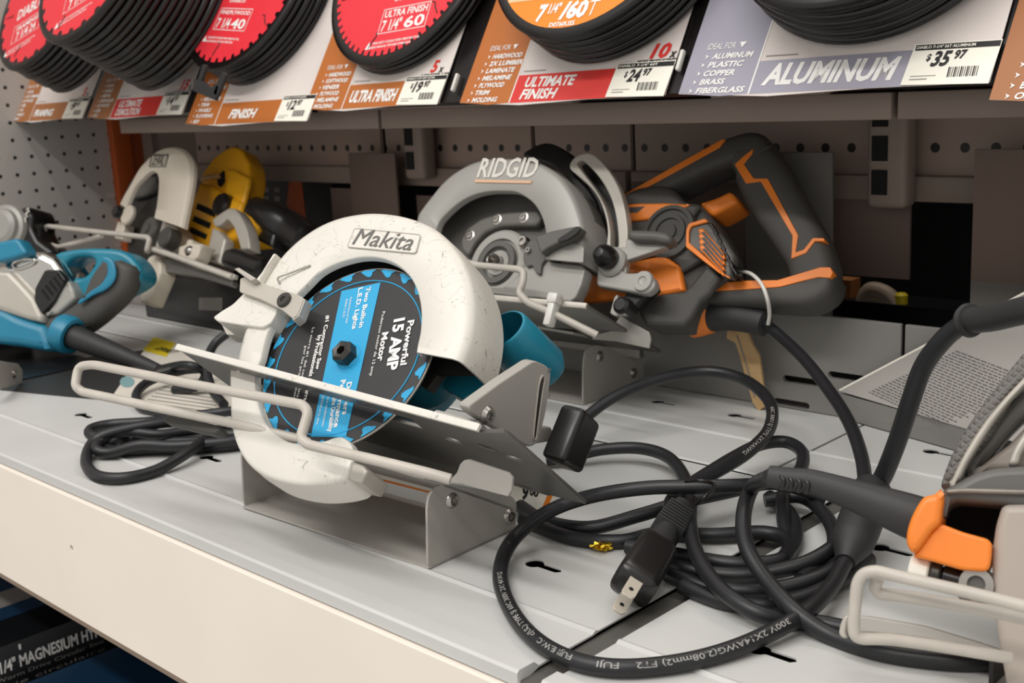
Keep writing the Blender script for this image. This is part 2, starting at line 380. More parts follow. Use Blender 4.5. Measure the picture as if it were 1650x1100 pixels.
mat('card_grey', '9d9aa8', .5)
mat('card_white', 'e6ddd6', .5, col2='d6cbc6', scale=9)
mat('card_cream', 'e5cda8', .5, col2='dcb987', scale=20)
mat('tag_white', 'f3efe2', .5)
mat('ink_dark', '1d1b1b', .6)
mat('ink_mid', '8a8580', .6)
mat('wood', 'd9a65a', .5, col2='c58c40', scale=30)
mat('bamboo', 'cfae7e', .5, col2='b89566', scale=40)
mat('alu', 'c8b7a8', .35, metal=.4)
mat('gold', 'd8b43a', .25, metal=1.0)
mat('clear_tie', 'dcd9d2', .35)
mat('yellow_ink', 'd9c21c', .5)
mat('paper', 'ddd6ca', .5, var=.04, scale=20)
mat('blue_box', '1f5f9e', .4)
mat('navy_box', '14334f', .4)
mat('black_box', '0f1114', .35)
mat('tan_hose', 'a08d7c', .5)
mat('red_can', 'd8262c', .4)
MATS['wall_dots'] = dot_mat('wall_dots', 'b8b2ac', '171513', .0254, .0029, (1, 2), (.0058, .0068), scuff=.16)
MATS['beam_dots'] = dot_mat('beam_dots', '9c877b', '0d0a09', .0256, .0042, (0, 2), (.008, .2084), rowmin=.21, rowmax=.235, rough=.5)
T = MATS

# ============================================================ setting
wl = box('wall_left', (-1.80, -.2, -.9), (-1.752, 1.05, 1.1), T['wall_dots']); struct(wl)
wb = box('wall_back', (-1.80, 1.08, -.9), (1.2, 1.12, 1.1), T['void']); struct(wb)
fl = box('floor', (-1.8, -.2, -.92), (1.2, 1.12, -.9), mat('floor_concrete', '6d6862', .6, var=.2, scale=5)); struct(fl)

# upright post, orange
t = thing('rack_upright', 'orange steel rack upright in the back corner of the punched grey end wall', 'upright', (-1.73, .92, -.9))
xo, xr = float(pY(187, 260, .905)[0]), float(pY(214, 260, .935)[0])
box('post', (-1.752, .905, -.9), (xo, .935, .8), T['orange_paint'], t, bevel=.002)
box('slot_strip', (-1.752, .955, -.1), (xr+.03, 1.078, .8), T['brown_paint'], t)
box('post_flange', (-1.752, .935, -.9), (xr, .955, .8), mat('orange_post_shade', '8a3a12', .5), t)  # post orange darkened, the shade on its side put into the colour

# punched steel beam in the back, three sections
xs = [(-1.60, -1.165), (-1.155, -.905), (-.899, -.765), (-.759, .35)]
for i, (a, b) in enumerate(xs):
    lab = ['dark punched back beam section behind the yellow saw', 'dark punched back beam section left of the slotted bracket above the white guard',
           'short brown punched beam section behind the raised lettering of the grey guard', 'long brown punched beam section running behind the orange handled saw to the right edge'][i]
    t = thing('punched_beam', lab, 'beam', (a, .97, .182), 'punched back beams')
    box('beam_face', (a, .968, .190), (b, .972, .52), T['beam_dots'], t)
    box('beam_lip', (a, .958, .176), (b, .971, .198), T['brown_paint'], t, bevel=.002)
def bracket(x, z0, lab):
    t = thing('slotted_bracket', lab, 'bracket', (x, .95, z0), 'slotted upright brackets')
    o = box('channel', (x-.018, .935, z0), (x+.018, .958, .34), T['brown_paint'], t, bevel=.006, seg=3)
    for k in range(3):
        box('slot', (x-.012, .9338, z0+.012+k*.0285), (x+.002, .9356, z0+.033+k*.0285), T['void'], t)
bracket(-.468, .172, 'slotted brown upright bracket behind the tall grip of the orange handled saw')
bracket(-1.068, .186, 'slotted brown upright bracket between the white guard and the yellow saw')
# boards standing behind the riser
def board(x0, x1, z0, z1, y, m, lab, m2=None, zs=None):
    if m2 is None:
        tag(box('backer_board', (x0, y, z0), (x1, y+.004, z1), T[m], None, bevel=.0008), lab, 'board')
    else:
        t = thing('backer_board', lab, 'board', (x0, y, z0)); box('upper_panel', (x0, y, zs), (x1, y+.004, z1), T[m], t); box('lower_panel', (x0, y, z0), (x1, y+.004, zs), T[m2], t)
board(-.60, -.512, .0, .2205, .925, 'grey_board', 'grey backer board right behind the grip of the orange handled saw')
board(-.565, -.457, .108, .181, .960, 'brown_board', 'brown backer board under the beam beside the slotted bracket')
board(-.388, .1, .0, .223, .925, 'brown_board', 'large brown backer board with a grey lower half at the right edge', 'grey_board', .118)
board(-.74, -.604, .0, .19, .935, 'brown_board', 'brown backer board seen through the opening of the orange striped grip')
board(-1.185, -1.096, .0, .2175, .93, 'brown_board', 'narrow brown backer board behind the top left of the white guard')
board(-1.26, -1.19, .0, .17, .955, 'brown_board', 'low dark brown backer board left of the narrow one')
board(-1.09, -.80, .0, .165, .955, 'brown_board', 'dark brown backer board behind the grey saw guard')

_x = lambda x, y=320, Y=.968: float(pY(x, y, Y)[0])
t = thing('product_box', 'black and orange product box in the dark behind the yellow saw', 'box', (_x(450), .968, 0))
_z = float(pY(470, 288, .968)[2])
box('carton', (_x(412), .965, 0), (_x(540), 1.06, _z), T['black_box'], t)
flat('orange_panel', [xz(.9648).t([(466, 290), (486, 290), (493, 352), (478, 352), (462, 330)])], .0001, T['orange_paint'], t, xz(.9648))
flat('grey_marks', [xz(.9648).t([(x, y), (x+9, y), (x+9, y+8), (x, y+8)]) for x in (424, 442) for y in (302, 316)], .0001, T['ink_mid'], t, xz(.9648))

# riser at the back of the deck
for i, (a, b) in enumerate(((-1.02, -.4245), (-.4215, .5))):
    o = box('riser_panel', (a, .88, .0005), (b, .884, .087), T['riser_paint'], None, bevel=.001)
    tag(o, ['grey riser panel along the deck back behind the two front saws', 'grey riser panel along the deck back behind the printed placard'][i], 'panel', 'back riser panels')
    cs = []
    for x, y in ([(1290, 613), (1275, 650), (1365, 607)] if i == 0 else [(1560, 615), (1600, 640)]):
        p = pY(x, y, .88); c = box('cutter', (p[0]-.018, .87, p[2]-.003), (p[0]+.018, .90, p[2]+.003), None, bevel=.0029); cs.append(c)
    cut(o, cs)

# things glimpsed in the next aisle through the gap
def gap(px, py, Y=1.03): return pY(px, py, Y)
for k in range(4):
    p = [gap(1385-k*3, 505+k*4), gap(1400, 468+k*7), gap(1430, 474+k*6), gap(1448-k*3, 500)]
    tag(tube('hose', p, .0075, T['tan_hose'], None, None, k=6), ['outermost', 'second', 'third', 'innermost'][k]+' loop of the tan hose seen through the gap under the brown board', 'hose', 'tan hose loops')
p = gap(1452, 492); tag(cyl('bottle_cap', .006, -.012, .012, T['yellow_ink'], None, Matrix.Translation(p), bevel=.002), 'yellow cap seen through the gap beside the tan hose', 'cap')
p = gap(1582, 482); tag(cyl('can', .008, -.022, .022, T['red_can'], None, Matrix.Translation(p), bevel=.002), 'red can seen in the dark gap left of the large brown board', 'can')
p = gap(1352, 470); tag(box('carton', (p[0]-.02, p[1], p[2]-.006), (p[0]+.012, p[1]+.02, p[2]+.012), T['brown_card']), 'small orange brown carton left of the tan hose', 'carton')
o = box('cross_shelf', (-1.1, 1.02, .055), (.3, 1.07, .072), T['black_box']); tag(o, 'black cross shelf under the tan hose in the next aisle', 'shelf')

# ============================================================ demo shelf
t = thing('demo_shelf', 'pale grey steel demo shelf deck carrying the circular saws', 'shelf', (-.6, .384, -.12))
SH = t
def deck(x0, x1, prof, lab, holes=()):
    """panel swept along X from a (y, z) profile"""
    n = len(prof); vs = [(x0, y, z) for y, z in prof]+[(x1, y, z) for y, z in prof]
    fs = [(i, (i+1) % n, n+(i+1) % n, n+i) for i in range(n)]+[tuple(range(n))[::-1], tuple(range(n, 2*n))]
    o = mesh(vs, fs, 'deck_panel', T['shelf_paint'], t, None, True, lab, .3)
    bm = bmesh.new(); bm.from_mesh(o.data); bmesh.ops.recalc_face_normals(bm, faces=bm.faces); bm.to_mesh(o.data); bm.free()
    cs = []
    for px, py, a in holes:
        q = pz(px, py); L = .011
        pts = [(q[0]+dx, q[1]+dy) for dx, dy in [(-L-.004*math.cos(k), .0045*math.sin(k)) for k in np.linspace(-1.2, 1.2, 7)]]
        pts = [(q[0]-.006+.0060*math.cos(k), q[1]+.0060*math.sin(k)) for k in np.linspace(.5, 2*math.pi-.5, 16)]+[(q[0]+.0135, q[1]-.0029), (q[0]+.0160, q[1]), (q[0]+.0135, q[1]+.0029)]
        c_ = plate('cutter', pts, -.02, .02, None, None, WORLD, smooth=False); weld(c_.data); cs.append(c_)
    if cs: cut(o, cs)
    return o
front = [(.384, -.006), (.384, .0012), (.3855, .0026), (.3965, .0026), (.399, .0004), (.4, -.0006), (.443, -.0006), (.4455, .0008), (.448, .0000), (.7100, .0), (.7118, -.001), (.7118, -.0016), (.70, -.0010), (.448, -.0010), (.443, -.0016), (.40, -.0018)]
back = [(.7150, -.001), (.717, 0), (.7815, .0), (.7835, .0012), (.786, .0), (.905, .0), (.905, -.0012), (.717, -.0012)]
deck(-1.75, -.3860, front, 'front deck panel left of the seam', [(135, 669, 0), (339, 738, 0), (873, 911, 0)])
deck(-.3700, .6, front, 'front deck panel right of the seam', [(1240, 1051, 0), (1432, 885, 0)])
deck(-1.75, -.4530, back, 'rear deck panel left of the seam', [(1068, 648, 0), (1193, 670, 0), (910, 622, 0)])
deck(-.4505, .6, back, 'rear deck panel right of the seam', [(1512, 729, 0), (1590, 690, 0)])
box('seam_channel', (-.387, .386, -.014), (-.369, .7118, -.0035), T['gap_dark'], t, label='dark channel in the seam between front panels')
box('under_tray', (-1.75, .39, -.05), (.6, .90, -.04), T['black_box'], t, label='dark underside')
# price rail in front
prof = [(.3826, -.0078), (.3820, -.0088), (.3815, -.116), (.3835, -.1225), (.388, -.1265), (.392, -.1265), (.392, -.120), (.386, -.114), (.386, -.007)]
n = len(prof); vs = [(-1.75, y, z) for y, z in prof]+[(.6, y, z) for y, z in prof]
o = mesh(vs, [(i, (i+1) % n, n+(i+1) % n, n+i) for i in range(n)]+[tuple(range(n))[::-1], tuple(range(n, 2*n))], 'price_rail', T['rail_paint'], None, None, True, None, .9)
bm = bmesh.new(); bm.from_mesh(o.data); bmesh.ops.recalc_face_normals(bm, faces=bm.faces); bm.to_mesh(o.data); bm.free()
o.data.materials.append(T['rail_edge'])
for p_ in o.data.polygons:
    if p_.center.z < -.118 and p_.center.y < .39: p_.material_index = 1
cs = []
for px, py, r in ((116, 883, .0028), (826, 1047, .0010)):
    q = pY(px, py, .382); cs.append(cyl('cutter', r, -.01, .01, None, None, Matrix.Translation(q) @ Matrix.Rotation(math.pi/2, 4, 'X')))
cut(o, cs)
tag(o, 'beige steel price rail facing down the front of the demo shelf', 'price rail')

# ============================================================ lower shelf with boxes
t = thing('lower_shelf', 'dark lower shelf under the demo shelf holding blue saw boxes', 'shelf', (-1.0, .4, -.45))
box('deck_panel', (-1.75, .36, -.47), (.6, .95, -.45), T['black_box'], t)
def saw_box(p0, W, D, Hh, lab, text, sub):
    """p0: front right top corner; the printed side faces +X"""
    x, y, z = p0; t = thing('saw_box', lab, 'box', (x-W/2, y+D/2, z-Hh), 'boxed saws on the lower shelf')
    box('carton', (x-W, y, z-Hh), (x, y+D, z), T['black_box'], t, bevel=.0015)
    F = Fr((x+.0004, y, z), (0, 1, 0), (0, 0, 1), (1, 0, 0))
    ink('lettering', text, T['white_ink'], t, F, .007, -.0285, .0125, .142, z=.0004, bold=.025)
    for k, s in enumerate(sub): ink('lettering', s, T['ink_mid'], t, F, .012, -.038-k*.009, .0045, .12, z=.0004, bold=0)
    flat('white_mark', [rect(.040, -.010, .0425, -.004)], .0004, T['white_ink'], t, F)
    Ft = Fr((x-W, y, z+.0004), (1, 0, 0), (0, 1, 0), (0, 0, 1))
    flat('top_panel', [rect(.0, .0, W-.063, D)], .0002, T['navy_box'], t, Ft)
    flat('top_flash', [[(W-.16, .0), (W-.066, .0), (W-.066, .045), (W-.13, .045)]], .0004, T['blue_box'], t, Ft)
    flat('price_sticker', [rect(W-.14, .055, W-.095, .105)], .0006, T['ink_mid'], t, Ft)
saw_box((-1.18, .40, -.25), .30, .30, .1995, 'blue and black saw box at the far left with white size lettering on its side', '7-1/4" MAGNESIUM HYPOID', ['Worm Drive Circular Saw', 'Scie circulaire'])
saw_box((-.86, .41, -.285), .29, .30, .1645, 'lower blue topped saw box right of the taller one under the price rail', '7-1/4" MAGNESIUM HYPOID', ['Worm Drive Circular Saw', 'Scie circulaire'])
# ============================================================ upper shelf with saw blades
SU = 1.1                                              # packs are 220 mm across, cards 240 mm wide
KO = np.array([0, .825, .402]); th = .5
KF = Fr(KO, (SU, 0, 0), (0, SU*math.sin(th), SU*math.cos(th)), (0, -SU*math.cos(th), SU*math.sin(th)))
def ub(name, lo, hi, m, t, bevel=0.0):
    q = lambda p: (p[0]*SU, p[1]*SU, .292+(p[2]-.292)*SU)
    return box(name, q(lo), q(hi), m, t, bevel=bevel)
t = thing('upper_shelf', 'brown steel upper shelf carrying the round saw blade packs and cards', 'shelf', (-.6, .79, .254))
for a, b in ((-1.36, -.868), (-.864, -.357), (-.353, .35)):
    ub('fascia', (a, .72, .257), (b, .735, .2745), T['brown_paint'], t, bevel=.0012)
ub('shelf_pan', (-1.36, .733, .260), (.35, .872, .268), T['brown_paint'], t)
plate('backing_panel', rect(-1.66, -.125, .35, .20), -.012, -.006, T['pack_plastic'], t, KF)
ub('ledge_strip', (-.95, .712, .2745), (-.62, .73, .279), T['brown_paint'], t, bevel=.001)
ub('ledge_strip', (-.49, .712, .2745), (-.40, .73, .279), T['brown_paint'], t, bevel=.001)
ub('rear_post', (-1.68, .85, .26), (-1.66, .872, .62), T['brown_paint'], t)
ub('rear_sheet', (-1.66, .865, .268), (.35, .872, .62), T['brown_paint'], t)

def card(x0, wd, strip_c, band_c, title, items, price, lab, photo='wood', badge=None, tx=.008, b0=-.131, head='IDEAL FOR', strip=.058, tsize=.014, titles2=None, z=0.0):
    F = KF.shift(x0, b0, -.0055+z)
    t = thing('blade_card', lab, 'card', F.o, 'blade cards on the upper shelf')
    h = .29; sl = .035   # the left edge leans a little
    out = [(0, .004), (wd*.33, 0), (wd*.66, .003), (wd, .004), (wd+.004, h*.5), (wd+.006, h), (.014, h), (.007, h*.5)]
    plate('card_sheet', out, 0, .0006, T['card_white'] if photo != 'wood2' else T['card_cream'], t, F)
    F2 = F.shift(0, 0, .0007)
    flat('list_strip', [[(0.0, .004), (strip*.6, .0012), (strip, .0022), (strip+.008, h*.5), (strip+.009, h), (.014, h), (.007, h*.5)]], 0, T[strip_c], t, F2)
    flat('strip_rule', [[(strip-.0006, .002), (strip+.0006, .002), (strip+.0092, h*.5), (strip+.008, h*.5)]], .0002, T['white_ink'], t, F2)
    flat('title_band', [[(strip+.0006, .002), (wd*.66, .003), (wd, .004), (wd+.001, .028), (strip+.002, .026)]], .0001, T[band_c], t, F2)
    # pictured timber or metal profiles at the head of the strip
    if photo == 'alu':
        for k, (px, py, pw) in enumerate(((.012, .098, .02), (.022, .108, .018), (.03, .094, .016))):
            flat('pictured_profile', [[(px, py), (px+pw, py+.012), (px+pw+.018, py+.03), (px+.016, py+.022)]], .0002+k*.0002, T['alu'], t, F2)
            flat('pictured_profile', [[(px+pw*.2, py+.004), (px+pw*.75, py+.011), (px+pw*.75, py+.018), (px+pw*.2, py+.011)]], .0004+k*.0002, T['card_grey'], t, F2)
    else:
        flat('pictured_plank', [[(.013, .092), (.030, .085), (.082, .112), (.07, .122)]], .0002, T['wood'], t, F2)
        flat('pictured_plank', [[(.02, .104), (.026, .100), (.062, .124), (.055, .13)]], .0004, T['card_cream'], t, F2)
        flat('pictured_block', [[(.012, .112), (.05, .13), (.05, .15), (.012, .14)]], .0003, T['brown_board'], t, F2)
    lean = lambda y: y*.22
    n_ = len(items); y0 = .0037+.0065*(n_-1)
    if head:
        y = y0+.0074
        ink('lettering', head, T['white_ink'], t, F2, .006+lean(y), y, .0046, .023, z=.0004, bold=0.0, shear=.2)
        flat('pointer', [[(.032+lean(y), y+.0044), (.0375+lean(y), y+.0044), (.0345+lean(y), y)]], .0004, T['white_ink'], t, F2)
    for k, s in enumerate(items):
        y = y0-k*.0065
        flat('bullet', [[(.008+lean(y), y), (.0108+lean(y), y+.002), (.008+lean(y), y+.0036), (.0089+lean(y), y+.0018)]], .0004, T['white_ink'], t, F2)
        ink('lettering', s, T['white_ink'], t, F2, .0135+lean(y), y, .0040, min(.0042*len(s), .040), z=.0004, bold=.03, shear=.25)
    x1 = wd-.052 if price else wd-.008
    if titles2:
        for k, s in enumerate(titles2): ink('lettering', s, T['white_ink'], t, F2, strip+.012-k*.002, .0155-k*.0105, .0082, min(.0066*len(s), .058), z=.0004, bold=.03, shear=.28)
    else: ink('lettering', title, T['white_ink'], t, F2, strip+tx, .0085, tsize*.82, min(x1-strip-.006-tx, tsize*.82*len(title)*.88), z=.0004, bold=.04, shear=.3)
    if badge:
        ink('lettering', badge[0], T['card_red'], t, F2, wd-.024, .034, .0108, .0175 if len(badge[0]) > 1 else .0095, z=.0003, bold=.04, shear=.25)
        ink('lettering', 'x', T['ink_dark'], t, F2, wd-.006 if len(badge[0]) > 1 else wd-.013, .0335, .0065, .006, z=.0005, bold=.03, shear=.25)
        ink('lettering', badge[1], T['ink_dark'], t, F2, wd-.034, .0300, .0026, .037, z=.0003, bold=.03, shear=.2)
        ink('lettering', badge[2], T['ink_mid'], t, F2, wd-.030, .0268, .0019, .030, z=.0003, bold=.0, shear=.2)
    flat('fine_print', [rect(strip+.006, .029, strip+.03, .0298)], .0003, T['ink_mid'], t, F2)
    if price:
        P = F2.shift(x1, .0035, .0008)
        pt = plate('price_tag', [(-.002, 0), (wd-x1, -.001), (wd-x1+.002, .027), (.001, .027)], 0, .0005, T['tag_white'], t, P, label='white price tag')
        P2 = P.shift(0, 0, .0007)
        flat('header_strip', [rect(.002, .0225, wd-x1+.0015, .0262)], 0, T['ink_dark'], pt, P2)
        ink('lettering', price[0], T['tag_white'], pt, P2, .003, .0235, .0018, .036, z=.0002, bold=.02)
        ink('lettering', '$', T['ink_dark'], pt, P2, .0105, .0155, .0042, .003, z=.0001, bold=.03, shear=.2)
        ink('lettering', price[1], T['ink_dark'], pt, P2, .0138, .0118, .0092, .0125, z=.0001, bold=.035, shear=.3)
        ink('lettering', price[2], T['ink_dark'], pt, P2, .0278, .0160, .0052, .0075, z=.0001, bold=.04, shear=.2)
        flat('barcode', [rect(.026+k*.00125, .004, .026+k*.00125+(.0004 if k % 3 else .0008), .0105) for k in range(15)], .0001, T['ink_dark'], pt, P2)
        flat('fine_print', [rect(.003, .003, .014, .0036), rect(.003, .0052, .019, .0056)], .0001, T['ink_mid'], pt, P2)
    return t
HW = ['HARDWOOD', '2X LUMBER', 'LAMINATE', 'MELAMINE', 'PLYWOOD', 'TRIM', 'MOLDING']
card(-1.607, .208, 'brown_card', 'brown_card', 'FRAMING', ['WOOD', '2X LUMBER', 'PLYWOOD', 'OSB', 'LVL', 'NAILS', 'PVC'], ('DIABLO 7-1/4" BLADE', '9', '97'), 'brown blade card at the far left with an orange round sticker', badge=('5', 'LONGER LIFE', 'vs. std. blades'), tsize=.011)
c1 = bpy.context.scene.collection.objects[-1]
card(-1.387, .220, 'brown_card', 'card_red', 'DEMOLITION', ['WOOD', 'NAILS', 'METAL', 'SHINGLES', 'PLYWOOD', 'OSB', 'PVC'], ('DIABLO 7-1/4" DEMO BLADE', '14', '97'), 'brown and red ULTIMATE demolition blade card, second from the left', badge=('15', 'LONGER LIFE', 'vs. std. blades'), titles2=['ULTIMATE', 'DEMOLITION'], z=.0004)
card(-1.152, .220, 'card_orange', 'card_orange', 'FINISH', ['HARDWOOD', 'PLYWOOD', 'MELAMINE', 'TRIM', 'PANELS', 'FLOORING', 'MDF'], ('DIABLO 7-1/4" 40T BLADE', '12', '97'), 'orange FINISH blade card behind the black clip', z=.0008, b0=-.143, tsize=.0115, tx=.022)
card(-.943, .190, 'card_orange', 'card_orange', 'ULTRA FINISH', ['HARDWOOD', 'SOFTWOOD', 'VENEER', 'PLYWOOD', 'MELAMINE', 'MOLDING'], ('DIABLO 7-1/4" 60T ULTRA', '19', '97'), 'orange ULTRA FINISH blade card priced 19.97', badge=('5', 'LONGER LIFE', 'vs. std. blades'), z=.0014, tsize=.0135)
card(-.727, .212, 'card_orange', 'card_red', 'ULTIMATE FINISH', HW, ('DIABLO 7-1/4" 60T', '24', '97'), 'orange and red ULTIMATE FINISH blade card priced 24.97', badge=('10', 'MORE PRODUCTIVITY', 'vs. Std. Carbide Saw Blades'), titles2=['ULTIMATE', 'FINISH'], z=.001)
card(-.503, .220, 'card_grey', 'card_grey', 'ALUMINUM', ['ALUMINUM', 'PLASTIC', 'COPPER', 'BRASS', 'FIBERGLASS'], ('DIABLO 7-1/4" 56T ALUMINUM', '35', '97'), 'grey ALUMINUM blade card priced 35.97', photo='alu', tsize=.0175, z=.0014)
card(-.281, .220, 'brown_card', 'brown_card', 'FIBER', ['WOOD', 'PLYWOOD', 'SIDING', 'LAMINATE', 'BOARD', 'OSB'], None, 'brown blade card cut by the right edge of the picture', b0=-.142, z=.001)

# packs: one tray modelled, the rest copies
R = .1
def tray_mesh(p):
    k = p/.007
    prof = [(0, .0), (.0945, .0), (.0975, .0004*k), (.0993, .0013*k), (.1, .0028*k), (.0996, .0044*k), (.0984, .0058*k), (.0965, .0066*k), (.0930, .0066*k), (.0912, .0056*k), (0, .0056*k)]
    return lathe_mesh(prof, 72)
ORD = ['front', 'second', 'third', 'fourth', 'fifth', 'sixth', 'seventh', 'eighth', 'ninth', 'tenth', 'eleventh', 'twelfth', 'thirteenth', 'fourteenth', 'fifteenth', 'sixteenth']
def gear(r0, r1, n, skew=.35):
    out = []
    for i in range(n):
        a = 2*math.pi*i/n; d = 2*math.pi/n
        out += [(r1*math.cos(a), r1*math.sin(a)), (r1*math.cos(a+d*.55), r1*math.sin(a+d*.55)), (r0*math.cos(a+d*.62), r0*math.sin(a+d*.62)), (r0*math.cos(a+d*.85), r0*math.sin(a+d*.85))]
    return out
def stack(xb, zb, Tt, n, lab, face, y=.75, droop=0.0):
    p = Tt/n; tm = tray_mesh(p); b = (zb-KO[2]); protos = None
    o0 = CAM+(np.array([xb, y, zb])-CAM)*SU
    for i in range(n):                       # i = 0 is the pack in front
        c = o0+KF.n*(Tt-p*(i+1))+SU*np.array([(i*7 % 5-2)*.0006, 0, (i*5 % 3-1)*.0006])
        F = Fr(c, KF.e, KF.u, KF.n)
        tt = thing('saw_blade_pack', f'black saw blade pack, {ORD[i]} in the stack {lab}', 'blade pack', c, 'saw blade packs '+lab)
        o = bpy.data.objects.new('tray', tm)
        finish(o, 'tray', T['pack_plastic'] if i == 0 else None, tt, F, True, None, .5)
        if i == 0: face(tt, F.shift(0, 0, .0057*p/.007))
def red_face(teeth, lines, rot=0.0, c0=(0, -.031)):
    c, sn = math.cos(rot), math.sin(rot)
    def at(x, y): return (c0[0]+x*c-(y+.031)*sn, c0[1]+x*sn+(y+.031)*c)
    def f(tt, F):
        flat('blade_disc', [gear(.0855, .0905, teeth)], .0002, T['red_label'], tt, F, label='red printed saw blade')
        for k, (x, y, h, wd, s) in enumerate(lines):
            px_, py_ = at(x, y); ink('lettering', s, T['white_ink'], tt, F, px_, py_, h, wd, rot=rot, z=.0005, bold=.02)
        flat('warning_mark', [[at(*q) for q in ((-.0425, -.0575), (-.0345, -.0575), (-.0385, -.0505))]], .0005, T['white_ink'], tt, F)
        flat('label_frame', [[at(*q) for q in r_] for r_ in (rect(-.031, -.0435, .031, -.0428), rect(-.031, -.0195, .031, -.0188), rect(-.031, -.0435, -.0303, -.0188), rect(.0303, -.0435, .031, -.0188))], .0005, T['white_ink'], tt, F)
        for k in range(6):   # expansion slots
            a = k*math.pi/3+.35; path = [(r*math.cos(a+q), r*math.sin(a+q)) for r, q in ((.084, 0), (.076, .02), (.072, .05), (.068, .03))]
            tube('expansion_slot', [(x, y, .0004) for x, y in path], .0006, T['ink_dark'], tt, F, k=3, res=1)
    return f
fp = lambda t1: [(-.034, -.0535, .0022, .062, 'WEAR SAFETY GOGGLES WHEN OPERATING TOOL'), (-.034, -.0575, .0022, .052, 'READ MANUAL FOR SAFE OPERATION')]
def orange_face(tt, F):
    flat('blade_disc', [circ(.0915, 72)], .0002, T['orange_label'], tt, F, label='orange printed label')
    flat('label_band', [[(-.064, -.0655), (.064, -.0655), (.088, .02), (-.088, .02)]], .0004, T['card_cream'], tt, F)
    for s_, x, y, h, w_, b_ in (('7', -.0285, -.0838, .0125, .0095, .05), ('1/4"', -.0180, -.0785, .0075, .0125, .03), ('/60', -.0055, -.0838, .0125, .0265, .05), ('T', .0220, -.0838, .0125, .0095, -.01)):
        ink('lettering', s_, T['white_ink'], tt, F, x, y, h, w_, z=.0006, bold=b_, shear=.15)
    ink('lettering', 'D0760USS', T['white_ink'], tt, F, -.0125, -.0902, .0034, .025, z=.0006, bold=.03)
    for k in range(40):
        a = math.radians(190+k*4)
        flat('tooth_tip', [[(.0925*math.cos(a), .0925*math.sin(a)), (.0945*math.cos(a), .0945*math.sin(a)), (.0945*math.cos(a+.018), .0945*math.sin(a+.018))]], .0003, T['gold'] if k % 3 == 0 else T['steel'], tt, F)
def white_face(tt, F):
    flat('blade_disc', [circ(.0915, 72)], .0002, T['tag_white'], tt, F, label='white printed label')
    ink('lettering', 'ALUMINUM', T['ink_dark'], tt, F, -.035, -.02, .012, .07, z=.0005)
L40 = [(-.028, -.0255, .0042, .056, 'FINE/PLYWOOD'), (-.028, -.041, .0105, .026, '7 1/4'), (.001, -.041, .0105, .026, '40'), (-.02, -.012, .003, .03, 'DIABLO')]+fp(0)
L60 = [(-.028, -.0275, .0066, .056, 'ULTRA FINISH'), (-.028, -.041, .0105, .026, '7 1/4"'), (.002, -.041, .0105, .026, '60'), (-.02, -.012, .003, .03, 'DIABLO')]+fp(0)
L1 = [(-.03, -.01, .014, .06, 'DIABLO'), (-.024, -.028, .006, .048, 'FRAMING'), (-.022, -.041, .0105, .044, '7 1/4 24')]+fp(0)
stack(-1.375, .503-.108, .064, 9, 'on the leftmost card', red_face(24, L1, .3, (-.012, -.045)), y=.71)
stack(-1.197, .499-.108, .113, 15, 'second from the left', red_face(24, L1, .3, (.01, -.045)), y=.724)
stack(-1.063, .493-.108, .050, 8, 'behind the black clip', red_face(40, L40, -.11, (0, -.0425)), y=.765)
stack(-.830, .501-.108, .020, 4, 'on the ULTRA FINISH card', red_face(60, L60, .05, (.022, -.055)), y=.753)
stack(-.591, .499-.108, .043, 7, 'on the ULTIMATE FINISH card', orange_face, y=.752)
stack(-.374, .500-.108, .049, 7, 'on the ALUMINUM card', white_face, y=.749)
# ============================================================ white guard saw in the middle, on its cradle
MF = Fr.saw(559.1, 573.5, .76389, .71604, .17275)
c2 = lambda pts: g(330, 320, 2.894, pts)
c3 = lambda pts: g(100, 500, 3.3, pts)
c4 = lambda pts: g(450, 560, 2.894, pts)
base = pz(560, 830)
t = thing('circular_saw', 'circular saw with a white upper guard and a teal and black blade disc', 'circular saw', base, 'demo circular saws')
MK = t
# base plate frame: e along the front edge, u = n of the saw (towards us), n = up out of the plate
BF0 = MF.shift(0, 0, 0, rot=math.radians(-5.7))
_p = BF0.l(560, 628, .022)[1]
BF = Fr(BF0.w(0, _p, 0), BF0.e, BF0.n, BF0.u); BF = Fr(BF.o, BF.e, -BF.u, BF.n)   # u points away from us
def bl(pts): return [BF.l(*p) for p in pts]
near = -.022
pl_ = bl([(723, 641), (775, 690), (813, 690), (946, 806)])
x_l = bl([(281, 551)])[0][0]
outl = [(x_l, near), (pl_[0][0], near), pl_[1], (pl_[2][0], pl_[2][1]), (pl_[2][0]+.002, pl_[2][1]+.004), pl_[3], (pl_[3][0]-.03, pl_[3][1]+.004), (x_l+.004, pl_[3][1]+.0), (x_l, pl_[3][1]-.004)]
slot = [(-.078, -.006), (.079, -.006), (.079, .0075), (-.078, .0075)]
slot2 = [(-.075, .018), (.06, .018), (.06, .05), (-.075, .05)]
holes = [[(a+.008*math.cos(k), b+.0035*math.sin(k)) for k in np.linspace(0, 2*math.pi, 14)[:-1]] for a, b in bl([(735, 704), (788, 715), (833, 733), (850, 780), (700, 760)])]
plate('base_plate', [outl, slot]+holes, -.0026, 0, T['grey_plate'], t, BF, bevel=.0005)
plate('base_edge', rect(x_l, near-.0012, pl_[0][0]+.002, near+.0012), -.004, .0006, T['white_cast'], t, BF, bevel=.0005, label='pale painted front edge of the base')
plate('base_rib', rect(x_l+.02, .072, pl_[3][0]-.03, .076), -.0026, .006, T['grey_plate'], t, BF)
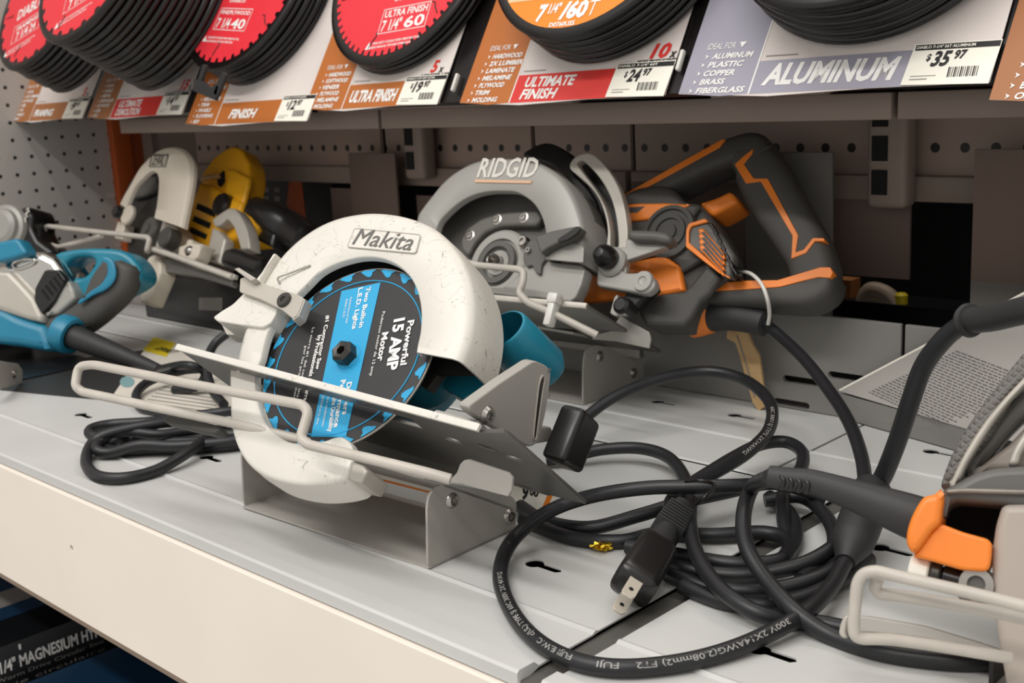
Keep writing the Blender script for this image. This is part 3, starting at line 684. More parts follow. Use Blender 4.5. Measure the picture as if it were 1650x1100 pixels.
# guards
up_o = c2([(128, 800), (138, 752), (150, 700), (172, 620), (205, 530), (250, 425), (300, 335), (350, 260), (420, 190), (500, 132), (580, 92), (660, 68), (760, 54), (860, 58), (960, 78), (1050, 118), (1125, 180), (1182, 255), (1218, 335), (1240, 420), (1246, 520), (1235, 612), (1215, 690), (1190, 752)])
up_i = c2([(238, 800), (262, 742), (275, 690), (292, 630), (320, 575), (360, 515), (405, 470), (440, 435), (480, 395), (530, 345), (590, 310), (660, 285), (740, 270), (820, 276), (890, 304), (945, 350), (980, 405), (1000, 470), (1008, 540), (1003, 620), (990, 680), (985, 715)])
z1, z0 = .010, -.030
band('upper_guard', MF.t(up_o, z1), MF.t(up_i, z1), z1, z0, T['white_cast'], t, MF, N=90, edge=.006, lip=.003)
lo_o = c3([(888, 300), (886, 380), (888, 470), (890, 560), (900, 640), (925, 720), (965, 790), (1020, 845), (1090, 885), (1180, 912), (1280, 925), (1380, 920), (1460, 905), (1510, 880), (1545, 795)])
lo_i = c3([(1032, 300), (1030, 370), (1035, 450), (1052, 530), (1085, 600), (1130, 650), (1190, 690), (1260, 705), (1330, 700), (1400, 690), (1440, 675), (1480, 670), (1510, 682), (1540, 712), (1552, 760)])
band('lower_guard', MF.t(lo_o, .006), MF.t(lo_i, .006), .006, -.022, T['white_cast'], t, MF, N=70, edge=.003)
tabp = MF.t(c3([(1545, 800), (1600, 820), (1625, 850), (1590, 915), (1540, 905), (1480, 870)]), .004)
plate('guard_tab', tabp, -.02, .004, T['pale_cast'], t, MF, bevel=.002)
# blade with its printed disc
Rb = .067
bd = plate('blade', circ(Rb, 96), -.0012, .0, T['pale_cast'], t, MF)
dk = flat('disc_print', [circ(Rb-.0006, 96)], .0003, T['black_ink'], bd, MF, label='black printed disc face')
tp = MF.t(c2([(640, 432), (822, 392)])); bp = MF.t(c3([(1326, 672), (1512, 676)]))
flat('disc_band', [[tp[0], tp[1], bp[1], bp[0]]], .0006, T['teal_ink'], bd, MF, label='teal stripe across the disc')
ring = [(.0570*math.cos(a), .0570*math.sin(a), .0006) for a in np.linspace(0, 2*math.pi, 97)[:-1]]
tube('disc_ring', ring, .00045, T['teal_ink'], bd, MF, res=1, cyclic=True, label='thin teal ring')
teeth = []
for i in range(24):
    a = 2*math.pi*i/24+.1; f = lambda r, d: (r*math.cos(a+d), r*math.sin(a+d))
    teeth.append([f(.0660, .0), f(.0661, .15), f(.0650, .19), f(.0630, .145), f(.0612, .11), f(.0600, .06), f(.0612, .03), f(.0640, .035), f(.0648, .012)])
flat('disc_teeth', teeth, .0006, T['teal_ink'], bd, MF, label='teal printed saw teeth')
d0 = np.array(bp[0])-np.array(tp[0]); rt_ = math.atan2(d0[1], d0[0])      # reading direction, down the stripe
def btext(s, px, py, h, wd, col='white_ink', bold=.03):
    x, y = MF.l(px, py); ink('disc_lettering', s, T[col], bd, MF, x, y, h, wd, rot=rt_, z=.0009, bold=bold)
def bt2(s, p0, p1, h, col='white_ink', bold=.03):
    a, b = np.array(MF.l(*p0)), np.array(MF.l(*p1)); v = b-a
    ink('disc_lettering', s, T[col], bd, MF, a[0], a[1], h, float(np.linalg.norm(v)), rot=math.atan2(v[1], v[0]), z=.0009, bold=bold)
P = lambda a, b: (330+a/2.894, 320+b/2.894)
Q = lambda a, b: (100+a/3.3, 500+b/3.3)
bt2('Powerful', P(952, 572), P(915, 780), .0046, bold=.03)
bt2('15 AMP', P(888, 566), P(850, 808), .0078, bold=.04)
bt2('Motor', P(832, 628), P(808, 762), .0046, bold=.03)
bt2('Poderoso motor de 15 amp', P(832, 530), P(772, 830), .0022, bold=0)
bt2('Two Built-in', P(758, 416), P(722, 605), .0034, bold=.025)
bt2('L.E.D. Lights', P(722, 420), P(690, 612), .0034, bold=.025)
bt2('Automaticas con luces', P(682, 462), P(660, 585), .0018, bold=0)
bt2('doble L.E.D.', P(663, 470), P(645, 560), .0018, bold=0)
bt2('#1 Contractor Saw', P(570, 548), P(520, 800), .0030, bold=.025)
bt2('by Professionals preferred', P(532, 640), P(460, 960), .0032, bold=.025)
bt2('La sierra #1 del contratista', P(505, 605), P(432, 930), .0020, bold=0)
bt2('por los profesionales', P(470, 690), P(412, 950), .0020, bold=0)
bt2('Delivers', P(668, 860), P(645, 1010), .0036, bold=.025)
bt2('Performance', P(638, 850), P(605, 1070), .0038, bold=.025)
bt2('Jobsite Durability', Q(1450, 420), Q(1418, 650), .0034, bold=.025)
bt2('Ofrece rendimiento', Q(1422, 430), Q(1385, 620), .0018, bold=0)
bt2('durabilidad en la obra', Q(1395, 430), Q(1355, 610), .0018, bold=0)
wl_ = [(.096*math.cos(a), .096*math.sin(a)) for a in np.linspace(.03, math.pi+.2, 40)]
plate('blade_well', wl_, -.014, -.010, T['black_plastic'], t, MF)
# arbor nut
HF = MF.shift(*MF.l(554, 568, .006), 0)
lathe('arbor_bolt', [(0, .004), (.0030, .004), (.0033, .0098), (.0060, .0104), (.0080, .0088), (.0082, 0)], T['dark_steel'], t, HF, 6, ang=.3)
lathe('arbor_washer', [(.0068, .0022), (.0086, .0018), (.0098, .0004), (.0098, 0)], T['teal_ink'], t, HF, 32)
# name plate
npl = MF.t(c2([(702, 142), (1010, 172), (986, 258), (668, 228)]), z1)
nb_ = plate('name_plate', rpoly(npl, .002), z1-.0005, z1+.0009, T['white_cast'], t, MF, bevel=.0003)
fr_ = rpoly(npl, .002); tube('plate_rim', [(x, y, z1+.0009) for x, y in fr_], .0004, T['pale_cast'], nb_, MF, cyclic=True, res=2)
a, b = np.array(MF.l(*P(690, 216), z1)), np.array(MF.l(*P(962, 246), z1)); v = b-a
ink('lettering', 'Makita', mat('plate_ink', '65635f', .5), nb_, MF, a[0], a[1], .0128, float(np.linalg.norm(v)), rot=math.atan2(v[1], v[0]), z=z1+.001, bold=.0, shear=.12, ext=.0002)
# retracting lever and deflector on the left
dfl = MF.t(c2([(332, 248), (262, 345), (190, 430), (130, 490), (80, 520), (36, 552), (56, 570), (160, 588), (268, 600), (306, 580), (332, 535), (345, 480), (300, 430), (250, 380)]), .013)
plate('deflector', rpoly(dfl, .002), -.012, .013, T['white_cast'], t, MF, bevel=.0012)
wall = MF.t(c2([(330, 250), (240, 330), (130, 460), (36, 550), (60, 600), (200, 612), (190, 560), (270, 440), (345, 330)]), .0)
plate('deflector_wall', wall, -.022, -.010, T['pale_cast'], t, MF)
lv = MF.t(c2([(158, 366), (190, 356), (300, 402), (440, 446), (462, 466), (432, 540), (408, 558), (352, 512), (250, 462), (154, 428)]), .020)
lvo = plate('guard_lever', rpoly(lv, .0015), .0165, .0185, T['pale_cast'], t, MF, bevel=.0005)
lt = MF.t(c2([(138, 328), (160, 322), (240, 372), (215, 384)]), .024); plate('lever_tab', lt, .0185, .0245, T['pale_cast'], lvo, MF, bevel=.0006)
ls = MF.t(c2([(408, 558), (432, 540), (462, 466), (470, 470), (440, 548), (412, 570)]), .018); plate('lever_return', ls, .010, .0185, T['pale_cast'], lvo, MF, bevel=.0006)
sx, sy = MF.l(*P(372, 474), .0185)
lathe('lever_screw', [(0, .0012), (.0016, .0012), (.002, .0022), (.0048, .0022), (.0056, .0012), (.0056, 0)], T['dark_steel'], lvo, MF.shift(sx, sy, .0185), 20)
# spring finger behind the lever
tube('guard_spring', [MF.l(*P(352, 398), z1)+(z1+.001,), MF.l(*P(355, 378), z1)+(z1+.003,), MF.l(*P(410, 352), z1)+(z1+.002,), MF.l(*P(496, 314), z1)+(z1+.001,)], .0007, T['steel'], t, MF, k=3)
# front bevel bracket (a casting across the base, facing +e), slot, knob
ea = pl_[1][0]-.010
VF = Fr(BF.w(ea, 0, 0), -BF.u, BF.n, BF.e)            # e: towards us, u: up from the plate, n: along the base
def vl(pts): return [VF.l(*p) for p in pts]
brk = vl(c4([(862, 268), (1010, 160), (1160, 62), (1180, 58), (1232, 82), (1250, 108), (1240, 200), (1225, 300), (1190, 440), (1150, 460), (945, 345), (880, 300)]))
slt = vl(c4([(1206, 125), (1190, 165), (1178, 260), (1168, 360), (1164, 415), (1176, 418), (1186, 350), (1198, 260), (1210, 180), (1216, 140)]))
bo = plate('bevel_bracket', [rpoly(brk, .003)], -.005, .003, T['cradle_paint'], t, VF, bevel=.001)
flat('bevel_slot', [sm(slt, 3)], .0034, T['dark_steel'], bo, VF, label='dark curved slot')
tube('slot_rim', [p+(.0034,) for p in sm(slt, 3)], .0007, T['pale_cast'], bo, VF, cyclic=True, res=2)
bx, by = vl(c4([(948, 310)]))[0]; lathe('bracket_bolt', [(0, .001), (.002, .001), (.0024, .003), (.0042, .003), (.0048, .002), (.0058, .0006), (.0058, 0)], T['steel'], t, VF.shift(bx, by, .003), 20)
for s, q in (('45', (1228, 110)), ('30', (1228, 225))):
    x, y = vl(c4([q]))[0]; ink('scale_mark', s, T['ink_mid'], bo, VF, x, y, .0028, z=.0035, rot=math.pi/2)
plate('bracket_foot', rect(ea-.030, -.012, ea+.003, .045), 0, .006, T['cradle_paint'], t, BF, bevel=.002)
kx, ky = vl(c4([(1262, 402)]))[0]
kb = plate('bevel_knob', rpoly([(kx-.014, ky-.016), (kx+.013, ky-.019), (kx+.015, ky+.017), (kx-.011, ky+.018)], .004), .008, .026, T['black_plastic'], t, VF, bevel=.004, res=3)
plate('knob_lug', rpoly(vl(c4([(1140, 372), (1262, 366), (1272, 432), (1150, 452)])), .003), -.003, .0015, T['cradle_paint'], t, VF, bevel=.0008)
lathe('knob_stem', [(0, 0), (.006, 0), (.006, .012), (0, .012)], T['dark_steel'], t, VF.shift(kx-.008, ky, .001), 20)
# motor, handle and dust spout behind the guard
plate('gear_case', sm([(.03, -.012), (.055, .004), (.05, .05), (0, .085), (-.05, .07), (-.068, .01), (-.04, -.010)], 4), -.055, -.026, T['teal'], t, MF, bevel=.008)
lathe('motor_housing', [(0, -.052), (.034, -.050), (.038, -.04), (.038, -.01), (.034, 0), (0, 0)], T['teal'], t, MF.shift(-.01, .030, -.045), 40)
sweep('rear_handle', [(.01, .07, -.055), (-.05, .10, -.06), (-.105, .085, -.06), (-.128, .04, -.058), (-.105, .0, -.055), (-.05, -.01, -.05)], [.014, .016, .017, .016, .015, .016], [.016]*6, T['teal'], t, MF)
# dust spout: open teal tube
S0 = MF.w(*MF.l(808, 530, -.040), -.040); S1 = MF.w(*MF.l(866, 590, -.078), -.078); ax = S1-S0; L = np.linalg.norm(ax); ax /= L
sd = MF.u-ax*(MF.u@ax); sd /= np.linalg.norm(sd)
SF = Fr(S0, np.cross(sd, ax), sd, ax)
prof = [(.0145, 0), (.0158, 0.0004), (.0164, .002), (.0175, L), (.014, L+.008), (0, L+.008)]
o = lathe('dust_spout', [(0, .045), (.011, .045), (.0135, .02)]+prof, T['teal'], t, SF, 36)
for v in o.data.vertices: v.co.x *= 1.25
plate('shoe_lug', rpoly(MF.t(c4([(760, 100), (900, 60), (980, 120), (960, 200), (860, 240), (770, 190)]), -.035), .003), -.05, -.035, T['teal'], t, MF, bevel=.002)
plate('guard_stop', MF.t(c4([(655, 170), (760, 60), (780, 70), (690, 190)]), -.012), -.02, -.012, T['dark_steel'], t, MF)

# ---- its cradle
CB = pz(690, 919); CL = pz(391, 819); CK = pz(832, 857)
t = thing('saw_cradle', 'grey bent sheet cradle holding up the white guard saw, with a wire arm', 'cradle', ((CB[0]+CL[0])/2, (CB[1]+CK[1])/2, 0), 'saw cradles')
CRF = Fr((CB[0], CB[1], 0), (CB-CL)/np.linalg.norm(CB-CL), np.cross((0, 0, 1), (CB-CL)/np.linalg.norm(CB-CL)), (0, 0, 1))
Wd = np.linalg.norm(CB-CL); Dp = float((CK-CB)@CRF.u)
def cradle(t, CRF, Wd, Dp, side_px, tab_px, zt_f, wire=None, m='cradle_paint', hole=True):
    box('floor_plate', (-Wd, 0, .0004), (0, Dp, .0022), T[m], t, CRF, bevel=.0005)
    PF = Fr(CRF.o, CRF.u, CRF.n, CRF.e)           # side plate plane, e: depth, u: up
    sp = PF.t(side_px); sp = [(max(0, a), max(.0006, b)) for a, b in sp]
    o = plate('side_plate', rpoly(sp, .006), -.002, .0, T[m], t, PF, bevel=.0004)
    plate('side_plate', rpoly(sp, .006), -Wd, -Wd+.002, T[m], t, PF, bevel=.0004)
    hh = max(b for a, b in sp); box('rear_strip', (-Wd, Dp-.002, hh*.5), (0, Dp, hh*.82), T[m], t, CRF)
    return PF, sp
PF, sp = cradle(t, CRF, Wd, Dp, c4([(692, 1040), (692, 860), (690, 740), (700, 685), (745, 640), (800, 635), (1085, 690), (1108, 720), (1106, 855)]), None, 0)
for q in ((806, 712), (1072, 785)):
    x, y = PF.l(*c4([q])[0]); lathe('cradle_bolt', [(0, .0006), (.002, .0006), (.0023, .002), (.0034, .0022), (.0046, .0012), (.0052, 0)], T['steel'], t, PF.shift(x, y, 0), 18)
# sloped seat under the base plate with an upturned tab on its front edge
fz = PF.l(*c4([(700, 690)])[0])
SZ = Fr(CRF.w(0, .001, 0), CRF.e, CRF.n, -CRF.u)           # vertical plane just in front: e along, u up
tb = SZ.t(c4([(640, 588), (765, 606), (800, 615), (835, 580), (850, 540), (868, 522), (890, 519), (1075, 580), (1094, 604), (1090, 660), (1072, 690), (1000, 672), (860, 632), (770, 625), (640, 600)]))
plate('seat_tab', tb, -.0005, .0014, T['cradle_paint'], t, SZ, bevel=.0004)
zl = min(y for x, y in tb[:3]); 
s0 = np.array([-Wd, .002, zl-.001]); 
mesh([(-Wd, .002, zl+.001), (0, .002, zl-.001), (0, Dp, zl-.045), (-Wd, Dp, zl-.045), (-Wd, .002, zl-.001), (0, .002, zl-.003), (0, Dp, zl-.047), (-Wd, Dp, zl-.047)], [(0, 1, 2, 3), (7, 6, 5, 4), (0, 4, 5, 1), (1, 5, 6, 2), (2, 6, 7, 3), (3, 7, 4, 0)], 'seat_sheet', T['cradle_paint'], t, CRF, smooth=False)
RPF = Fr(CRF.w(0, Dp-.0022, 0), CRF.e, CRF.n, -CRF.u)
st_ = plate('sticker', RPF.t([(560, 738), (705, 776), (705, 797), (590, 768)]), 0, .0003, T['tag_white'], t, RPF, label='white warning sticker with an orange line')
flat('sticker_line', [RPF.t([(588, 764), (705, 794), (705, 797), (590, 768)])], .0005, T['orange_plastic'], st_, RPF)
for k in range(2):
    a, b = np.array(RPF.l(592+k*6, 752+k*8)), np.array(RPF.l(698, 780+k*7)); v = b-a
    ink('lettering', ['READ AND UNDERSTAND THE OPERATOR', 'BEFORE USE DO NOT OPERATE WITHOUT GUARD'][k], T['ink_mid'], st_, RPF, a[0], a[1], .0022, float(np.linalg.norm(v)), rot=math.atan2(v[1], v[0]), z=.0005, bold=.0)
# wire arm
WF = Fr(MF.o, MF.e, MF.u, MF.n)
def wp(px, py, n): x, y = MF.l(px, py, n); return (x, y, n)
e0 = CRF.w(*[SZ.l(700, 763)[0], 0, 0])
wpts = [wp(726, 772, .014), wp(690, 762, .020), wp(600, 740, .026), wp(496, 716, .030), wp(484, 706, .032), wp(497, 664, .034), wp(488, 652, .034), wp(300, 617, .034), wp(150, 587, .034), wp(126, 590, .033), wp(121, 622, .030), wp(132, 631, .026), wp(250, 656, .018), wp(372, 681, .008), wp(520, 716, -.004)]
tube('wire_arm', rounded(wpts, .006), .0032, T['wire_paint'], t, MF, res=4)
cq = MF.t(c3([(525, 556), (560, 548), (825, 606), (835, 630), (800, 650), (700, 628), (535, 588)]), .006)
plate('wire_clamp', rpoly(cq, .002), -.004, .005, T['grip'], t, MF, bevel=.001, label='dark clamp under the wire arm')
# ============================================================ grey and orange saw behind, on its cradle
RF_ = Fr.saw(792, 424, 1.075, .50, .10)
A = lambda pts: g(650, 200, 3.2356, pts)
B = lambda pts: g(920, 180, 2.894, pts)
CC = lambda pts: g(760, 440, 2.75, pts)
b0_ = pz(905, 655)
t = thing('circular_saw', 'circular saw with a grey guard and tall orange striped rear grip', 'circular saw', b0_, 'demo circular saws')
RG = t; F = RF_
def rp(name, fn, pts, n0, n1, m, bevel=.001, par=None, r=.0015, holes=(), label=None, res=2):
    nf = max(n0, n1)
    return plate(name, [rpoly(F.t(fn(pts), nf), r)]+[rpoly(F.t(fn(h), nf), r) for h in holes], n0, n1, T[m], par or t, F, bevel=bevel, label=label, res=res)
# upper guard
o_ = [(60, 560), (66, 480), (95, 430), (140, 372), (195, 305), (255, 252), (330, 207), (400, 182), (470, 172), (600, 172), (680, 186), (745, 216), (805, 258), (850, 310), (888, 378), (915, 450), (932, 520), (938, 600), (934, 660), (930, 722)]
i_ = [(165, 600), (180, 520), (230, 458), (300, 400), (370, 366), (440, 350), (515, 347), (585, 352), (640, 380), (685, 420), (715, 470), (735, 530), (745, 600), (745, 660), (738, 704)]
zf = .012
ug = band('upper_guard', F.t(A(o_), zf), F.t(A(i_), zf), zf, -.030, T['grey_cast'], t, F, N=80, edge=.005, lip=.004)
rp('guard_rim', A, [(905, 400), (930, 450), (950, 520), (960, 620), (955, 700), (940, 745), (968, 772), (990, 760), (1000, 690), (1006, 600), (995, 500), (965, 420), (930, 360)], -.034, -.012, 'dark_cast', .002)
a_, b_ = [np.array(F.l(*q, zf)) for q in A([(384, 276), (690, 276)])]; v = b_-a_
ink('raised_lettering', 'RIDGID', mat('pale_letter', 'd8d3ca', .45), ug, F, a_[0], a_[1], .0185, float(np.linalg.norm(v)), rot=math.atan2(v[1], v[0]), z=zf+.0002, bold=.02, shear=.10, ext=.0003, label='pale raised lettering')
ul = F.t(A([(376, 290), (672, 297), (668, 311), (376, 305)]), zf); plate('raised_line', ul, zf, zf+.0012, mat('peach_line', 'd8b090', .45), ug, F, label='peach line under the lettering')
# inner housing, dark
rp('blade_chamber', A, [(150, 560), (220, 440), (330, 350), (450, 320), (600, 320), (720, 400), (780, 540), (780, 700), (700, 900), (500, 960), (300, 900), (170, 760)], -.034, -.018, 'dark_cast', .002)
rp('gear_arc', A, [(295, 605), (325, 545), (400, 492), (480, 466), (600, 452), (700, 448), (722, 488), (695, 530), (600, 527), (500, 532), (420, 565), (365, 625), (335, 690), (300, 655)], -.018, -.008, 'grey_plastic', .003, r=.004)
for q in ((347, 580), (487, 497), (626, 486)):
    x, y = F.l(*A([q])[0], -.008)
    lathe('arc_screw', [(0, .0008), (.0016, .0008), (.0019, .002), (.003, .002), (.0036, .0008), (.0056, .0004), (.006, 0)], T['steel'], t, F.shift(x, y, -.008), 18)
fx, fy = F.l(*A([(492, 722)])[0], -.006)
FL = F.shift(fx, fy, -.016)
lathe('bearing_flange', [(0, .004), (.006, .004), (.0065, .010), (.012, .0105), (.0125, .006), (.0155, .006), (.016, .009), (.019, .009), (.0195, .0075), (.023, .0075), (.0235, .011), (.0300, .011), (.0325, .009), (.0335, 0)], T['grey_cast'], t, FL, 48)
lathe('flange_ring', [(.0150, .0112), (.0152, .0130), (.0205, .0130), (.0208, .0112)], T['dark_cast'], t, FL, 48)
lathe('spindle', [(0, .012), (.0035, .012), (.004, .020), (.0052, .021), (.006, .0185), (.006, .004)], T['steel'], t, FL, 24)
rp('lower_guard', A, [(600, 640), (640, 612), (700, 640), (738, 704), (800, 720), (930, 732), (946, 760), (925, 840), (895, 905), (868, 925), (700, 905), (560, 895), (440, 880), (430, 850), (520, 850), (600, 790), (640, 730), (625, 680)], -.010, .004, 'grey_cast', .0015)
rp('guard_link', A, [(632, 640), (660, 602), (700, 596), (722, 640), (745, 700), (720, 730), (712, 785), (690, 775), (670, 735), (640, 745), (622, 700)], .004, .0075, 'dark_cast', .001)
for q, r in (((625, 612), .0052), ((655, 660), .0028)):
    x, y = F.l(*A([q])[0], .0075); lathe('link_screw', [(0, .001), (r*.45, .001), (r*.5, .0028), (r*.85, .0028), (r, .0012), (r, -.004)], T['steel'], t, F.shift(x, y, .0075), 18)
gl = rp('guard_lever', A, [(684, 584), (760, 558), (860, 536), (912, 528), (924, 540), (905, 570), (862, 600), (800, 622), (745, 650), (716, 674), (700, 640)], .012, .024, 'dark_cast', .002)
rp('lever_pad', A, [(800, 600), (905, 530), (924, 540), (905, 570), (860, 602), (812, 618)], .024, .0262, 'black_plastic', .0008, par=gl)
rp('guard_lip', A, [(742, 690), (800, 640), (865, 610), (940, 640), (936, 722), (862, 716), (760, 706)], .0121, .0145, 'grey_cast', .0006)
# bevel arc: slotted quadrant turned towards the front of the saw
F0 = F
QF = Fr(F.w(.0, 0, -.05), F.e, F.u, F.n)
def qp(name, fn, pts, n0, n1, m, bevel=.001, par=None, r=.0015, holes=(), label=None, k=3):
    nf = max(n0, n1)
    return plate(name, [sm(F.t(fn(pts), nf), k)]+[sm(F.t(fn(h), nf), k) for h in holes], n0, n1, T[m], par or t, F, bevel=bevel, label=label)
qp('bevel_arc', A, [(866, 228), (880, 185), (915, 160), (975, 152), (1035, 196), (1085, 262), (1125, 335), (1150, 420), (1166, 520), (1168, 600), (1160, 660), (1110, 670), (1060, 650), (1064, 560), (1052, 480), (1022, 398), (975, 330), (915, 275)], -.028, -.018, 'pale_cast', .001,
   holes=[[(906, 206), (920, 188), (945, 198), (1000, 252), (1050, 322), (1090, 410), (1112, 510), (1120, 600), (1116, 640), (1080, 640), (1078, 560), (1062, 470), (1030, 385), (985, 315), (940, 258)]])
qp('arc_housing', A, [(625, 165), (660, 125), (740, 95), (820, 120), (900, 180), (880, 240), (960, 330), (1010, 420), (990, 470), (930, 380), (860, 290), (760, 210)], -.052, -.036, 'black_plastic', .002)
qp('arc_liner', A, [(900, 200), (960, 200), (1060, 320), (1120, 500), (1130, 660), (1040, 660), (1030, 480), (960, 330)], -.050, -.040, 'black_plastic', .001)
rp('bevel_lever', A, [(1162, 560), (1190, 546), (1300, 548), (1370, 560), (1392, 586), (1388, 612), (1360, 618), (1300, 606), (1200, 604), (1166, 594)], -.018, -.002, 'dark_cast', .004, r=.003)
rp('lever_web', A, [(1160, 596), (1200, 606), (1370, 614), (1366, 640), (1290, 668), (1160, 712)], -.020, -.012, 'grey_cast', .001)
x, y = F.l(*A([(1066, 698)])[0], -.004)
lathe('clamp_collar', [(0, 0), (.0125, 0), (.0135, .002), (.0135, .008), (.0115, .010), (0, .010)], T['grey_cast'], t, F.shift(x+.0015, y-.0015, -.016), 28)
lathe('clamp_knob', [(0, .0198), (.004, .0192), (.0075, .0165), (.0098, .0115), (.0104, .007), (.0098, .002), (.007, 0)], T['black_plastic'], t, F.shift(x, y, -.008), 28)
rp('clamp_plate', A, [(1010, 742), (1050, 740), (1140, 760), (1160, 775), (1250, 772), (1308, 800), (1312, 850), (1268, 886), (1150, 868), (1004, 842)], -.020, -.010, 'grey_cast', .002, r=.004)
rp('clamp_post', A, [(1120, 640), (1166, 640), (1160, 780), (1115, 790)], -.019, -.012, 'grey_cast', .001)
x, y = F.l(*A([(1252, 820)])[0], -.010)
lathe('pivot_bolt', [(0, .001), (.0035, .0015), (.004, .0025), (.0085, .0025), (.0095, 0)], T['grey_cast'], t, F.shift(x, y, -.010), 24)
rp('clamp_skirt', A, [(1170, 840), (1300, 810), (1312, 850), (1190, 960), (1140, 940)], -.032, -.020, 'black_plastic', .001)
rp('adjust_tab', A, [(1098, 900), (1115, 884), (1120, 940), (1160, 990), (1100, 1000), (1075, 985)], -.018, -.012, 'grey_cast', .001)
x, y = F.l(*A([(1140, 945)])[0], -.012); lathe('adjust_knob', [(0, .006), (.005, .006), (.0075, .004), (.008, 0), (.008, -.012)], T['black_plastic'], t, F.shift(x, y, -.014), 20)
# motor body
rp('motor_housing', B, [(110, 470), (200, 400), (300, 350), (400, 334), (480, 356), (526, 420), (592, 420), (642, 480), (700, 560), (755, 665), (742, 770), (640, 840), (600, 880), (560, 965), (522, 1002), (345, 1000), (292, 905), (282, 850), (100, 850)], -.080, -.050, 'grip', .006, r=.006, res=3)
rp('top_panel', B, [(90, 470), (165, 440), (300, 426), (440, 424), (556, 430), (512, 466), (380, 500), (110, 522)], -.050, -.043, 'orange_plastic', .002)
flat('badge_strip', [F.t(B([(150, 455), (345, 440), (310, 470), (160, 475)]), -.0428)], -.0428, T['grip'], t, F)
rp('lower_panel', B, [(45, 800), (120, 740), (270, 700), (432, 666), (502, 716), (526, 832), (400, 856), (260, 866), (40, 886)], -.050, -.040, 'orange_plastic', .003)
rp('middle_panel', B, [(110, 525), (380, 502), (500, 468), (540, 430), (600, 440), (560, 500), (535, 540), (530, 620), (620, 690), (512, 750), (500, 714), (432, 664), (270, 700), (240, 600), (120, 620)], -.050, -.044, 'grip', .002)
rp('end_cap', B, [(540, 545), (552, 522), (622, 500), (660, 520), (715, 590), (758, 665), (745, 770), (700, 760), (622, 692), (536, 628)], -.050, -.036, 'dark_cast', .004)
ring_o = [(536, 548), (548, 520), (624, 496), (640, 512), (560, 534), (550, 555), (548, 608), (630, 680), (700, 745), (742, 775), (690, 752), (615, 694), (534, 630)]
rp('trim_ring', B, ring_o, -.036, -.0335, 'orange_plastic', .0008, label='orange trim around the vent')
for k in range(4):
    x0, y0 = 590+k*12-(k*10), 548+k*26
    rp('vent_bar', B, [(x0, y0), (x0+22, y0-6), (x0+120-k*4, y0+108), (x0+128-k*4, y0+140), (x0+100, y0+118), (x0+10, y0+22)], -.036, -.032, 'orange_plastic', .001, r=.001)
    rp('vent_slot', B, [(x0+14, y0+14), (x0+30, y0+10), (x0+124-k*4, y0+118), (x0+112, y0+122)], -.032, -.0316, 'black_plastic', .0001, r=.0005)
for k in range(6):
    x0, y0 = 640+k*18, 520+k*38
    rp('cap_slat', B, [(x0, y0), (x0+14, y0-6), (x0+44, y0+40), (x0+40, y0+56)], -.050, -.034, 'black_plastic', .001, r=.001)
x, y = F.l(*B([(452, 556)])[0], -.04)
lathe('brush_cap', [(0, .008), (.007, .008), (.0075, .006), (.012, .006), (.0125, .008), (.016, .008), (.0165, .006), (.020, .006), (.021, .0085), (.0245, .008), (.0255, 0)], T['grip'], t, F.shift(x, y, -.048), 36)
rp('lower_housing', B, [(285, 862), (526, 834), (640, 700), (690, 770), (640, 850), (598, 885), (556, 962), (520, 998), (345, 996), (296, 905)], -.050, -.040, 'grip', .004)
# rear grip: a closed loop with two openings
hz0, hz1 = -.094, -.056
def gb(q): return F.l(*B([q])[0], hz1)
nc = (hz0+hz1)/2
def limb(pts, hw_px, ex=3.4):
    P3 = [gb(q)+(nc,) for q in pts]; k_ = np.linalg.norm(np.array(gb((1000, 500)))-np.array(gb((1100, 500))))/100, np.linalg.norm(np.array(gb((1000, 500)))-np.array(gb((1000, 600))))/100
    n_ = len(P3); ws = []
    for i_, q in enumerate(pts):       # half width measured across the path in the photo
        a_ = np.array(pts[min(i_+1, n_-1)], float)-np.array(pts[max(i_-1, 0)], float); a_ /= np.linalg.norm(a_); h = hw_px[i_]
        p1, p2 = np.array(gb((q[0]-a_[1]*h, q[1]+a_[0]*h))), np.array(gb((q[0]+a_[1]*h, q[1]-a_[0]*h))); tl_ = np.array(P3[min(i_+1, n_-1)][:2])-np.array(P3[max(i_-1, 0)][:2]); tl_ /= np.linalg.norm(tl_)
        ws.append(abs((p1-p2)@np.array([-tl_[1], tl_[0]]))/2)
    o = sweep('x', P3, ws, [(hz1-hz0)/2]*n_, None, None, None, ex=ex, K=32); me = o.data.copy(); bpy.data.objects.remove(o); return me
gm = [limb([(225, 420), (350, 358), (480, 295), (620, 218), (740, 168), (830, 150), (880, 190)], [34, 44, 50, 56, 66, 74, 62]),
      limb([(770, 190), (830, 220), (880, 300), (930, 390), (985, 480), (1035, 560), (1085, 650), (1108, 740), (1110, 790)], [70, 116, 128, 126, 122, 118, 112, 108, 84]),
      limb([(612, 842), (700, 838), (800, 836), (900, 836), (1000, 834), (1080, 826), (1150, 800), (1190, 740)], [40, 52, 56, 60, 68, 74, 60, 34])]
finish(bpy.data.objects.new('rear_grip', join_meshes(gm, 'rear_grip')), 'rear_grip', T['grip'], t, F, True, None, .9)
def trim(pts, lift=.0008): return plate('grip_stripe', rpoly(F.t(B(pts), hz1+.002), .0006), hz1-.009, hz1+lift, T['orange_plastic'], t, F, bevel=.0004, label='orange stripe let into the grip')
trim([(232, 390), (470, 255), (700, 126), (714, 126), (690, 162), (470, 284), (270, 394), (205, 426)])
trim([(846, 170), (800, 205), (760, 242), (812, 330), (882, 322), (1030, 575), (1024, 682), (1092, 656), (1134, 600), (1180, 600), (1176, 586), (1125, 585), (1082, 640), (1044, 652), (1056, 572), (914, 308), (850, 308), (802, 240), (842, 190)])
